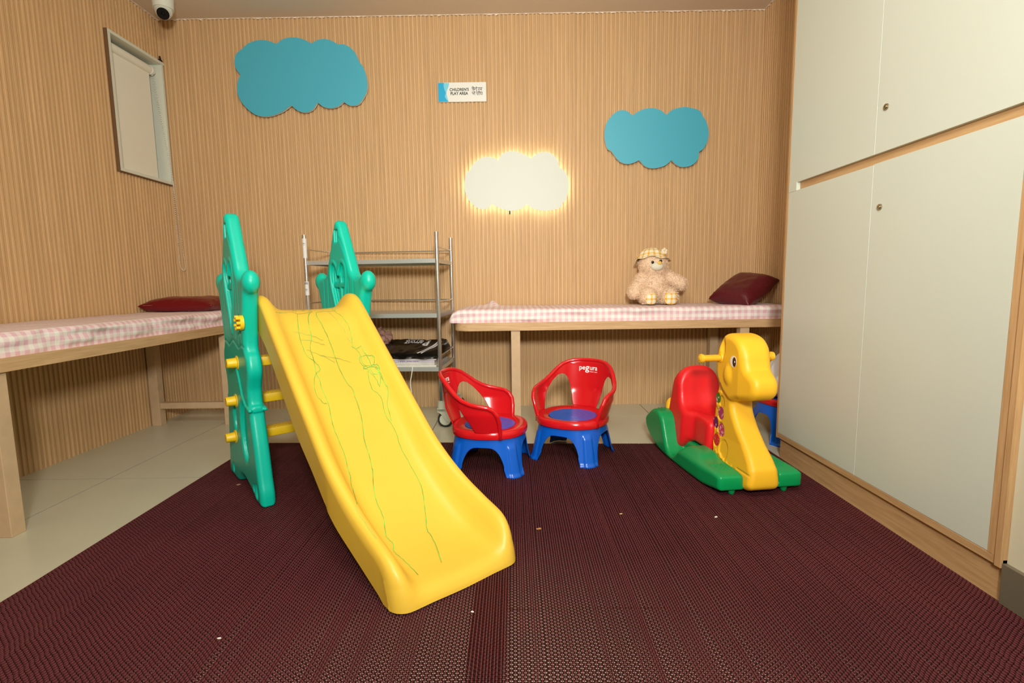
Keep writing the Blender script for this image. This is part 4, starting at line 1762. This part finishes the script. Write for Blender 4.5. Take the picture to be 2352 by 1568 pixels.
for sx, sz, r, c in SPOTS:
    if not c:
        continue
    rr = r * (.42 if c == 'peel' else .93)
    zz = 1.2
    yq = -float(gwid(sz - r)) - GOF + .0040
    V = [(sx + rr * math.cos(2 * PI * k / 28), yq, sz + rr * zz * math.sin(2 * PI * k / 28)) for k in range(28)]
    if c == 'peel':
        V = [(v[0] - .004, v[1], v[2] - .004) for v in V]
    o = mesh_py('spot_sticker', V + [(v[0], yq + .002, v[2]) for v in V], [tuple(range(28))] + [(k, (k + 1) % 28, 28 + (k + 1) % 28, 28 + k) for k in range(28)], sticker_mat(c), gir)
    o['label'] = {'green': 'green spot sticker', 'plum': 'scuffed plum spot sticker', 'purple': 'purple spot sticker', 'pink': 'scuffed pink spot sticker', 'red': 'red spot sticker', 'peel': 'torn remains of a spot sticker'}[c]
# eyes: sticker ovals
for sg_ in (-1, 1):
    def oval(name, cx, cz, a, b, off, m, par):
        V = [(cx + a * math.cos(2 * PI * k / 32), sg_ * (.0694 + off) - GOF, cz + b * math.sin(2 * PI * k / 32)) for k in range(32)]
        V += [(v[0], sg_ * .066 - GOF, v[2]) for v in V]
        return mesh_py(name, V, [tuple(range(32)) if sg_ > 0 else tuple(reversed(range(32)))] + [(k, (k + 1) % 32, 32 + (k + 1) % 32, 32 + k) for k in range(32)], m, par)
    ey = oval('eye', -.066, .553, .0235, .0245, .0005, mat('eye_white', (238, 236, 228), .35), gir)
    ir = oval('iris', -.058, .552, .0135, .0205, .0010, mat('iris_brown', (66, 36, 12), .3), ey)
    ir['label'] = 'dark brown iris'
    oval('glint', -.054, .553, .0032, .004, .0014, mat('eye_glint', (250, 250, 246), .3), ey)
# handles
for sg_ in (-1, 1):
    h = MB()
    h.cyl((-.176, sg_ * .07, .553), (-.176, sg_ * .082, .553), .024, .019, 24)
    h.cyl((-.176, sg_ * .07, .553), (-.176, sg_ * .165, .553), .0125, seg=20)
    ho = h.build('handle', M_GIR, gir, angle=40)
    g = MB()
    for k in range(13):
        y = .088 + k * .0052
        g.tube([(-.176 + .0135 * math.cos(2 * PI * q_ / 20), sg_ * y, .553 + .0135 * math.sin(2 * PI * q_ / 20)) for q_ in range(20)], .0019, 5, True)
    g.build('grip_ribs', M_GIR, ho, True)['kind'] = 'stuff'
    e = MB()
    for y, r in ((.160, .0185), (.166, .0205), (.172, .0195)):
        e.tube([(-.176 + (r - .003) * math.cos(2 * PI * q_ / 24), sg_ * y, .553 + (r - .003) * math.sin(2 * PI * q_ / 24)) for q_ in range(24)], .0034, 6, True)
    e.ball((-.176, sg_ * .167, .553), (.018, .012, .018), 20, 12)
    e.build('grip_end', M_GIR, ho, True)

# red seat with backrest
_sp = [(-.60, .035), (-.555, .012), (-.50, .018), (-.45, .062), (-.42, .092), (-.40, .100), (-.265, .100), (-.25, .115), (-.25, .20), (-.262, .232), (-.30, .244), (-.40, .246), (-.45, .256), (-.482, .29), (-.497, .34), (-.508, .42), (-.522, .46), (-.548, .466), (-.572, .44), (-.596, .34), (-.616, .2), (-.618, .09)]
SP = catmull(_sp, 4, True)
_sf = [(.132, -.02), (.132, .08), (.128, .16), (.121, .25), (.115, .33)]
SEATFRONT = _sf + [(.115 * math.cos(math.radians(a_)), .352 + .116 * math.sin(math.radians(a_))) for a_ in range(0, 181, 9)] + [(-a_, b_) for a_, b_ in reversed(_sf)]


def seat_sdf(x, y, z):
    if z.ndim == 3:
        X2, Z2 = x[:, 0, :], z[:, 0, :]
        ex = lambda a: a[:, None, :]
    else:
        X2, Z2, ex = x, z, (lambda a: a)
    d2 = ex(poly_sd(X2, Z2, SP))
    fw = np.clip((x + .45) / .07, 0, 1)
    o2 = poly_sd(y, z, SEATFRONT) + .042 * fw * fw * (3 - 2 * fw)
    d = smax(d2, o2, .032)
    # scooped lap of the seat
    d = smax(d, -sd_ell(x, y, z, (-.400, 0, .350), (.098, .078, .112)), .02)
    # straddles the green hump
    d = smax(d, -np.maximum(np.maximum(np.abs(y) - .075, z - .085), -.2 - x * 0), .012)
    return d


SV, SF = nets(seat_sdf, (-.63, -.135, .008), (-.24, .135, .475), .0052)
mesh_np('seat', SV, SF, M_SEATR, gir, True)

# green rocker base
_rp = [(-.735, .108), (-.70, .070), (-.63, .036), (-.55, .016), (-.45, MT + .002), (-.36, MT), (-.26, MT), (-.16, MT + .002), (-.08, .010), (-.01, .020), (.034, .028), (.040, .040), (.040, .075), (.030, .090), (-.02, .098), (-.09, .098), (-.14, .103), (-.19, .118), (-.25, .121), (-.295, .113), (-.325, .088), (-.355, .056), (-.39, .036), (-.43, .036), (-.465, .065), (-.495, .125), (-.525, .185), (-.56, .212), (-.60, .218), (-.60, .218), (-.645, .212), (-.70, .178), (-.738, .145)]
RP = catmull(_rp, 4, True)
_rh = [(-.70, .10), (-.55, .05), (-.3, .04), (-.02, .045), (.0, .06), (-.01, .09), (-.12, .09), (-.23, .096), (-.33, .096), (-.5, .105), (-.62, .2), (-.70, .17)]
RH = catmull(_rh, 4, True)


def rock_sdf(x, y, z):
    if z.ndim == 3:
        X2, Z2 = x[:, 0, :], z[:, 0, :]
        ex = lambda a: a[:, None, :]
    else:
        X2, Z2, ex = x, z, (lambda a: a)
    r2, h2 = ex(poly_sd(X2, Z2, RP)), ex(poly_sd(X2, Z2, RH))
    ay = np.abs(y)
    d = extr(r2, ay - .128, .070 - .010 * np.clip((x + .12) / .16, 0, 1), .018)
    c = extr(h2, y, .10, .02)
    c = smax(c, x + .085, .01)
    d = smin(d, c, .016)
    # bevelled outer top edge
    d = smax(d, (ay - .192) * .6 + (z - .088) * .8 - np.where(x > -.36, .0, .115 + .0 * x), .012)
    # a notch between the two front feet, where the giraffe stands
    d = smax(d, -np.maximum(np.maximum(ay - .080, .05 - z), -.262 - x), .01)
    # knob under each front foot
    d = smin(d, sd_cap(x, ay, z, (.015, .118, .040), (.015, .118, .013), .017, .013), .006)
    # grip pips on the foot rests
    for px_ in np.arange(-.085, -.005, .016):
        for py_ in np.arange(.095, .165, .016):
            d = smin(d, sd_ell(x, ay, z, (px_, py_, .0985 - .0 * (px_ + .10)), (.0045, .0045, .0045)), .002)
    for px_ in np.arange(-.685, -.60, .017):
        for py_ in np.arange(.09, .17, .017):
            zt_ = .2125 + (.2 if px_ < -.645 else .06) * (px_ + .645) * (3.0 if px_ < -.645 else -1)
            d = smin(d, sd_ell(x, ay, z, (px_, py_, zt_ + .002), (.0048, .0048, .0045)), .002)
    return d


RV, RF = nets(rock_sdf, (-.745, -.205, .0), (.05, .205, .226), .0055)
mesh_np('rocker_base', RV, RF, M_RKR, gir, True)
tl = blob('tail', (-.632, -.083, .215), (.030, .040, .056), .08, 2.0, M_GIR, gir, 3, 28, 18)
tl.rotation_euler = (0, math.radians(-18), 0)
MB().cyl((-.09, 0, .05), (-.09, 0, .03), .028, .02, 20).build('bolt_boss', mat('amber_boss', (226, 146, 20), .5), gir, angle=40)

# ------------------------------------------------------------------ steel trolley
TR = math.radians(-4.6)
tro = empty('steel_trolley', (-1.292, 3.222, 0), TR, 'stainless steel three-shelf trolley behind the slide and the red chair', 'trolley')
TW, TD = .832, .43
for x, y in ((0, 0), (TW, 0), (0, TD), (TW, TD)):
    p = MB().cyl((x, y, .155), (x, y, 1.205), .0125, seg=20)
    po = p.build('post', M_STEEL, tro, angle=40)
    MB().cyl((x, y, 1.19), (x, y, 1.212), .0135, seg=20).build('post_cap', M_STEEL, po, angle=40)
    # caster: stem socket, fork cover, rubber wheel
    c = MB().cyl((x, y, .118), (x, y, .168), .026, .023, 20)
    co = c.build('caster', M_CAST, tro, angle=40)
    f = MB()
    pts = [(x - .024, .125), (x + .026, .125), (x + .052, .10), (x + .060, .055), (x + .05, .03), (x + .03, .045), (x + .01, .075), (x - .012, .095), (x - .024, .10)]
    for yy in (-.017, .011):
        f.prism(pts, 'y', y + yy, y + yy + .006)
    f.prism([(x - .024, .118), (x + .026, .118), (x + .045, .108), (x + .03, .100), (x - .024, .103)], 'y', y - .017, y + .017)
    f.build('fork', M_CAST, co)
    wz = .0505
    wl = MB().cyl((x + .024, y - .011, wz), (x + .024, y + .011, wz), .05, seg=36)
    bmesh.ops.bevel(wl.bm, geom=[e for e in wl.bm.edges if len(e.link_faces) == 2 and e.calc_face_angle(0) > 1], offset=.005, segments=3, affect='EDGES')
    wo = wl.build('wheel', M_RUB, co, angle=50)
    MB().cyl((x + .024, y - .0125, wz), (x + .024, y + .0125, wz), .036, seg=30).build('wheel_hub', M_CAST, wo, angle=40)
for z in (1.053, .718, .382):
    s = MB().box(.004, TW - .004, .004, TD - .004, z - .004, z, 0)
    s.box(.008, TW - .008, -.003, .001, z - .026, z, .001).box(.008, TW - .008, TD - .001, TD + .003, z - .026, z, .001)
    s.box(-.003, .001, .008, TD - .008, z - .026, z, .001).box(TW - .001, TW + .003, .008, TD - .008, z - .026, z, .001)
    s.build('shelf', M_STEELB, tro)
    for a, b in (((0, 0), (0, TD)), ((TW, 0), (TW, TD)), ((0, TD), (TW, TD))):
        MB().cyl((*a, z + .072), (*b, z + .072), .0045, seg=10).build('guard_rail', M_STEEL, tro, angle=40)
# paper labels wrapped on the left front post
for z0, z1 in ((1.07, 1.208), (.84, .925)):
    lb_ = MB().cyl((0, 0, z0), (0, 0, z1), .0131, seg=20, cap=False)
    lo_ = lb_.build('paper_label', mat('label_white', (226, 224, 218), .5), tro, angle=60)
    k = MB()
    for z, h, w_ in ((z1 - .018, .014, .9), (z1 - .05, .003, .5), (z1 - .058, .002, .6)):
        for a in np.linspace(-.9, .9, 9) * w_:
            k.bm.faces.new([k.bm.verts.new((.01335 * math.sin(a + da), -.01335 * math.cos(a + da), zz)) for da, zz in ((0, z), (.1, z), (.1, z + h), (0, z + h))])
    k.build('label_print', M_INK, lo_)['kind'] = 'stuff'

TMW = Matrix.Translation(tro.location) @ Matrix.Rotation(TR, 4, 'Z')


def in_tro(x, y, z):
    return TMW @ Vector((x, y, z))


# newspapers and brochures lying on the bottom shelf
zz = .3825
PL = ['folded newspaper lying at the bottom of the paper pile on the trolley', 'white brochure second from the bottom of the pile on the trolley', 'cream brochure in the middle of the pile on the trolley', 'lilac magazine with a line of print on its spine, in the trolley pile', 'folded white sheet on top of the pile under the black bag']
for i, (w_, d_, h_, mm, dx, rz) in enumerate(((.37, .36, .010, M_PAPER, 0, .01), (.36, .35, .007, M_PAPER, .0, -.02), (.36, .34, .009, M_PAPER, -.01, .02), (.35, .33, .014, M_PAPER2, .0, -.01), (.34, .32, .007, M_PAPER, .01, .015))):
    nx = 20
    V, F = [], []
    for ix in range(nx + 1):
        for iy in range(9):
            u, v = ix / nx, iy / 8
            wob = .0016 * mnoise.noise((u * 4 + i * 3, v * 3, i)) * (1 if i else .3)
            for t_ in (0, 1):
                V.append((-w_ / 2 + w_ * u, -d_ / 2 + d_ * v, t_ * (h_ - .0015) + max(0, wob) * t_))
    for ix in range(nx):
        for iy in range(8):
            a = (ix * 9 + iy) * 2
            b_ = a + 18
            F += [(a + 1, b_ + 1, b_ + 3, a + 3), (a, a + 2, b_ + 2, b_)]
            if iy == 0:
                F.append((a, b_, b_ + 1, a + 1))
            if iy == 7:
                F.append((a + 2, a + 3, b_ + 3, b_ + 2))
    for iy in range(8):
        a = iy * 2
        F.append((a, a + 1, a + 3, a + 2))
        a += nx * 18
        F.append((a, a + 2, a + 3, a + 1))
    o = mesh_py('magazine', V, F, mm)
    o.location = in_tro(.615 + dx, .20, zz)
    o.rotation_euler = (0, 0, TR + rz)
    tag(o, PL[i], 'magazine', 'papers on the bottom shelf')
    if i == 3:
        TV, TF = bar_strokes([[(-.06 + q_ * .011, .0045), (-.06 + q_ * .011 + (.008 if q_ % 4 else .004), .0045)] for q_ in range(13)], .004)
        mesh_py('spine_print', [(x, -d_ / 2 - .0004, y + .001) for x, y in TV], TF, mat('violet_print', (70, 50, 120), .6), o)['kind'] = 'stuff'
    zz += h_

# black carrier bag, folded flat over the pile, printed upside down from here
BAGC = (.545, .205)


def bag_top(x, y):
    # x,y in bag coordinates (metres, centre 0)
    v = (y + .17) / .34
    e = max(abs(x) / .275, abs(y) / .17)
    h = .018 + .075 * max(0, v) ** .8 + .006 * mnoise.noise((x * 12, y * 12, 5)) + .004 * mnoise.noise((x * 30, y * 9, 2))
    return h * (1 - max(0, e - .93) / .07 * .55)


nx, ny = 50, 30
V, F = [], []
for ix in range(nx + 1):
    for iy in range(ny + 1):
        x = -.275 + .55 * ix / nx
        y = -.17 + .34 * iy / ny
        if x < 0:
            x *= 1 - .22 * max(0, y / .17)
        if iy == 0:
            y -= .012 + .012 * math.sin(ix * .5)
        V.append((x, y, bag_top(x, y) if iy else .004))
N = len(V)
V += [(x, y, min(.003, z - .001)) for x, y, z in V]
for ix in range(nx):
    for iy in range(ny):
        a = ix * (ny + 1) + iy
        b_ = a + ny + 1
        F += [(a, b_, b_ + 1, a + 1), (N + a, N + a + 1, N + b_ + 1, N + b_)]
for iy in range(ny):
    F.append((iy, iy + 1, N + iy + 1, N + iy))
    a = nx * (ny + 1) + iy
    F.append((a, N + a, N + a + 1, a + 1))
for ix in range(nx):
    a = ix * (ny + 1)
    F.append((a, N + a, N + a + ny + 1, a + ny + 1))
    a += ny
    F.append((a, a + ny + 1, N + a + ny + 1, N + a))
bb = mesh_py('shopping_bag', V, F, M_BBAG, None, True)
bb.data.set_sharp_from_angle(angle=math.radians(60))
bb.location = in_tro(*BAGC, zz + .001)
bb.rotation_euler = (0, 0, TR)
tag(bb, 'black carrier bag with white print and stripes on the bottom trolley shelf', 'bag')


def on_bag(TV, TF, name, sx, sy, cx, cy):
    mn, mx = TV.min(0), TV.max(0)
    V = []
    for p in TV:
        x = cx - ((p[0] - mn[0]) / (mx[0] - mn[0]) - .5) * sx
        y = cy - ((p[1] - mn[1]) / (mx[1] - mn[1]) - .5) * sy
        V.append((x, y, bag_top(x, y) + .0012))
    return mesh_py(name, V, TF, M_WTEXT, bb)


on_bag(*text_mesh('arronz', 1, .02), 'printed_name', .125, .06, .045, .085)
on_bag(*text_mesh('Casuals', 1, .0), 'printed_name', .105, .036, .04, .132)
on_bag(*text_mesh('B', 1, .035), 'printed_name', .045, .115, .134, .055)
for k, (xa, xb) in enumerate(((.215, .125), (.230, .150))):
    st_ = [(xa - (xa - xb) * (q_ / 14) ** 1.7, .10 - .24 * q_ / 14) for q_ in range(15)]
    Vv, Ff = bar_strokes([st_], .012)
    mesh_py('stripe', [(a, b_, bag_top(a, b_) + .0013) for a, b_ in Vv], Ff, M_WTEXT, bb)
MB().box(-.15, -.06, -.176, -.1755, .006, .014).build('white_print_block', M_WTEXT, bb)

ct = blob('cloth_bundle', in_tro(.295, .28, .489), (.135, .105, .115), .30, 3.4, M_CLOTHB, None, 4.2, 96, 60, -.106)
tag(ct, 'crumpled pinkish brown cloth bundle on the bottom trolley shelf behind the bag', 'cloth')
cdp = [in_tro(.655, -.004, .384), in_tro(.657, -.008, .385), in_tro(.656, -.011, .37), in_tro(.650, -.014, .33), in_tro(.641, -.012, .28), in_tro(.648, -.01, .20)]
o = MB().tube([tuple(p) for p in catmull([tuple(p) for p in cdp], 6)], .0032, 8).build('white_cord', mat('white_cord', (226, 222, 208), .5), None, True)
tag(o, 'thin white cord dangling from the bottom shelf of the trolley', 'cord')

# ------------------------------------------------------------------ teddy bear
BR = Vector((.955, 3.50, .741))
bear = empty('teddy_bear', BR, math.radians(3), 'cream teddy bear in a yellow gingham bonnet sitting on the pink bench', 'teddy bear')
Q = .000288


def bz(xz, yz):
    return (xz - 790) * Q, (1440 - yz) * Q


hx, hz = bz(755, 520)


def bear_sdf(x, y, z):
    d = sd_ell(x, y, z, (hx, -.005, hz), (.092, .080, .088))
    tx, tz = bz(800, 960)
    d = smin(d, sd_ell(x, y, z, (tx, .02, tz), (.102, .085, .112)), .03)
    d = smin(d, sd_ell(x, y, z, (tx, .03, .07), (.112, .085, .075)), .03)
    a, b = bz(1070, 760), bz(1380, 960)
    d = smin(d, sd_cap(x, y, z, (a[0], .01, a[1]), (b[0], -.03, b[1]), .038, .044), .02)
    a, b = bz(500, 830), bz(290, 1150)
    d = smin(d, sd_cap(x, y, z, (a[0], .01, a[1]), (b[0], -.03, b[1]), .038, .042), .02)
    for cx in (575, 1055):
        c = bz(cx, 1300)
        d = smin(d, sd_cap(x, y, z, (c[0] * .8, .0, .058), (c[0], -.075, .057), .054, .058), .018)
    return smax(d, .001 - z, .006)


BV, BF = nets(bear_sdf, (-.22, -.14, 0), (.22, .11, .37), .0058)
body = mesh_np('body', BV, BF, M_FUR, bear, True)
nrm = np.empty(len(BV) * 3, np.float32)
body.data.vertices.foreach_get('normal', nrm)
nrm = nrm.reshape(-1, 3)
nt_ = 15000
ids = RNG.integers(0, len(BV), nt_)
P = BV[ids] + RNG.normal(0, .002, (nt_, 3))
Nn = nrm[ids] + RNG.normal(0, .45, (nt_, 3)) + np.array([0, 0, -.25])
Nn /= np.linalg.norm(Nn, axis=1)[:, None]
# no tufts over the face plate or foot pads
face = (P[:, 1] < -.05) & (np.hypot((P[:, 0] - bz(770, 0)[0]) / .042, (P[:, 2] - bz(0, 560)[1]) / .03) < 1)
pads = np.zeros(nt_, bool)
for cx in (590, 1050):
    c = bz(cx, 1290)
    pads |= (P[:, 1] < -.10) & (np.hypot((P[:, 0] - c[0]) / .036, (P[:, 2] - c[1]) / .04) < 1)
low_ = P[:, 2] < .004
kp = ~(face | pads | low_)
P, Nn = P[kp], Nn[kp]
nt_ = len(P)
sd_ = np.cross(Nn, RNG.normal(0, 1, (nt_, 3)))
sd_ /= np.linalg.norm(sd_, axis=1)[:, None]
ln = RNG.uniform(.007, .014, nt_)[:, None]
tip = P + Nn * ln + np.array([0, 0, -.0025])
tip[:, 2] = np.maximum(tip[:, 2], .001)
TV = np.stack([P - sd_ * .0016, P + sd_ * .0016, tip], 1).reshape(-1, 3)
fur = mesh_np('fur', TV, np.arange(nt_ * 3).reshape(-1, 3), M_FUR, bear)
fur['kind'] = 'stuff'
mx_, mz_ = bz(770, 565)
MB().ball((mx_, -.076, mz_), (.043, .028, .029), 28, 18).build('muzzle', M_MUZ, bear, True)
nx_, nz_ = bz(800, 492)
MB().ball((nx_, -.101, nz_), (.0145, .0065, .0115), 20, 12).build('nose', M_NOSE, bear, True)
for ex_, ez_ in ((660, 472), (848, 446)):
    a, b = bz(ex_, ez_)
    MB().ball((a, -.083, b), (.0095, .006, .0105), 18, 12).build('eye', mat('bear_eye', (8, 10, 8), .08, .6), bear, True)
for cx, rx, rz_ in ((590, .035, .040), (1050, .041, .042)):
    c = bz(cx, 1290)
    V, UV, F = [], [], []
    R_, A__ = 8, 32
    for i in range(R_ + 1):
        for k in range(A__):
            an = 2 * PI * k / A__
            r = i / R_
            q4 = (abs(math.cos(an)) ** 3 + abs(math.sin(an)) ** 3) ** (-1 / 3)
            x, z = rx * r * q4 * math.cos(an), rz_ * r * q4 * math.sin(an)
            V.append((c[0] + x, -.1385 + .016 * r ** 2.2 + .0, c[1] + z))
            UV.append((x + .006, z + .011))
    for i in range(R_):
        for k in range(A__):
            F.append((i * A__ + k, i * A__ + (k + 1) % A__, (i + 1) * A__ + (k + 1) % A__, (i + 1) * A__ + k))
    mesh_np('foot_pad', V, F, M_GYEL, bear, True, UV)
# bonnet: puffed crown, brim turned up on the picture-right side, cloth flower
V, UV, F = [], [], []
A__, R_ = 72, 22
tilt = Matrix.Rotation(math.radians(-21), 3, 'X') @ Matrix.Rotation(math.radians(6), 3, 'Y')
hc = Vector((hx - .004, .008, hz + .018))
for i in range(R_ + 1):
    for k in range(A__):
        an = 2 * PI * k / A__
        f = i / R_
        if f < .72:
            th = f / .72 * math.radians(80)
            r = .098 * math.sin(th)
            z = .094 * math.cos(th)
            gth = 1 + .035 * math.sin(an * 13) * math.sin(th) ** 2 * (1 + .6 * mnoise.noise((math.cos(an) * 3, math.sin(an) * 3, 1)))
            r *= gth
            z *= 1 + .03 * math.sin(an * 9 + 1)
        else:
            g = (f - .72) / .28
            side = max(0, math.cos(an - .25)) ** 2
            r = .097 + .030 * g * (.45 + .75 * side)
            z = .0153 - .022 * g * (1 - 1.3 * side) + .006 * math.sin(an * 6) * g
        p = tilt @ Vector((r * math.cos(an), r * math.sin(an) * .93, z)) + hc
        V.append(p)
        UV.append((an * .09, f * .16))
for i in range(R_):
    for k in range(A__):
        F.append((i * A__ + k, i * A__ + (k + 1) % A__, (i + 1) * A__ + (k + 1) % A__, (i + 1) * A__ + k))
# loop uv seam: close with duplicate column is not needed at this size
hat = mesh_np('bonnet', [tuple(v) for v in V], F, M_GYEL, bear, True, UV)
md = hat.modifiers.new('thick', 'SOLIDIFY')
md.thickness = .003
fm = MB()
fc = Vector((bz(985, 215)[0], -.035, bz(985, 215)[1]))
for k in range(5):
    an = 2 * PI * k / 5 + .3
    fm.ball(fc + Vector((.012 * math.cos(an), -.002 * k, .012 * math.sin(an))), (.011, .006, .011), 14, 9)
fo = fm.build('cloth_flower', mat('cream_flower', (236, 220, 186), .9, .1), hat, True)
fo['kind'] = 'stuff'

# ------------------------------------------------------------------ scraps dropped on the mat
for px_, py_, sz, c, lab in ((503, 1466, .0055, (232, 228, 214), 'white paper crumb on the mat at the lower left'),
                             (1645, 1187, .0085, (226, 222, 210), 'white paper sliver on the mat in front of the giraffe'),
                             (547, 1113, .011, (186, 150, 96), 'tan crumb on the mat beside the teal panel foot'),
                             (1238, 1214, .011, (170, 124, 70), 'tan crumb on the mat in front of the facing chair'),
                             (1426, 1180, .0075, (206, 176, 126), 'pale crumb on the mat, midway between chair and giraffe'),
                             (1085, 1409, .005, (232, 226, 214), 'tiny white scrap on the mat seam by the slide end')):
    p = on_z(px_, py_, .0055)
    V = []
    n_ = 7
    zl = MT if px_ != 1085 else .0105
    for t_ in (0, .0018):
        for k in range(n_):
            an = 2 * PI * k / n_
            r = sz * (.55 + .5 * random.random())
            V.append((r * math.cos(an), r * .6 * math.sin(an), t_))
    F = [tuple(reversed(range(n_))), tuple(range(n_, 2 * n_))] + [(k, (k + 1) % n_, n_ + (k + 1) % n_, n_ + k) for k in range(n_)]
    o = mesh_py('paper_scrap', V, F, mat('scrap_%d' % px_, c, .8))
    o.location = (p[0], p[1], zl)
    o.rotation_euler = (0, 0, random.random() * .6)
    tag(o, lab, 'scrap', 'scraps on the mat')
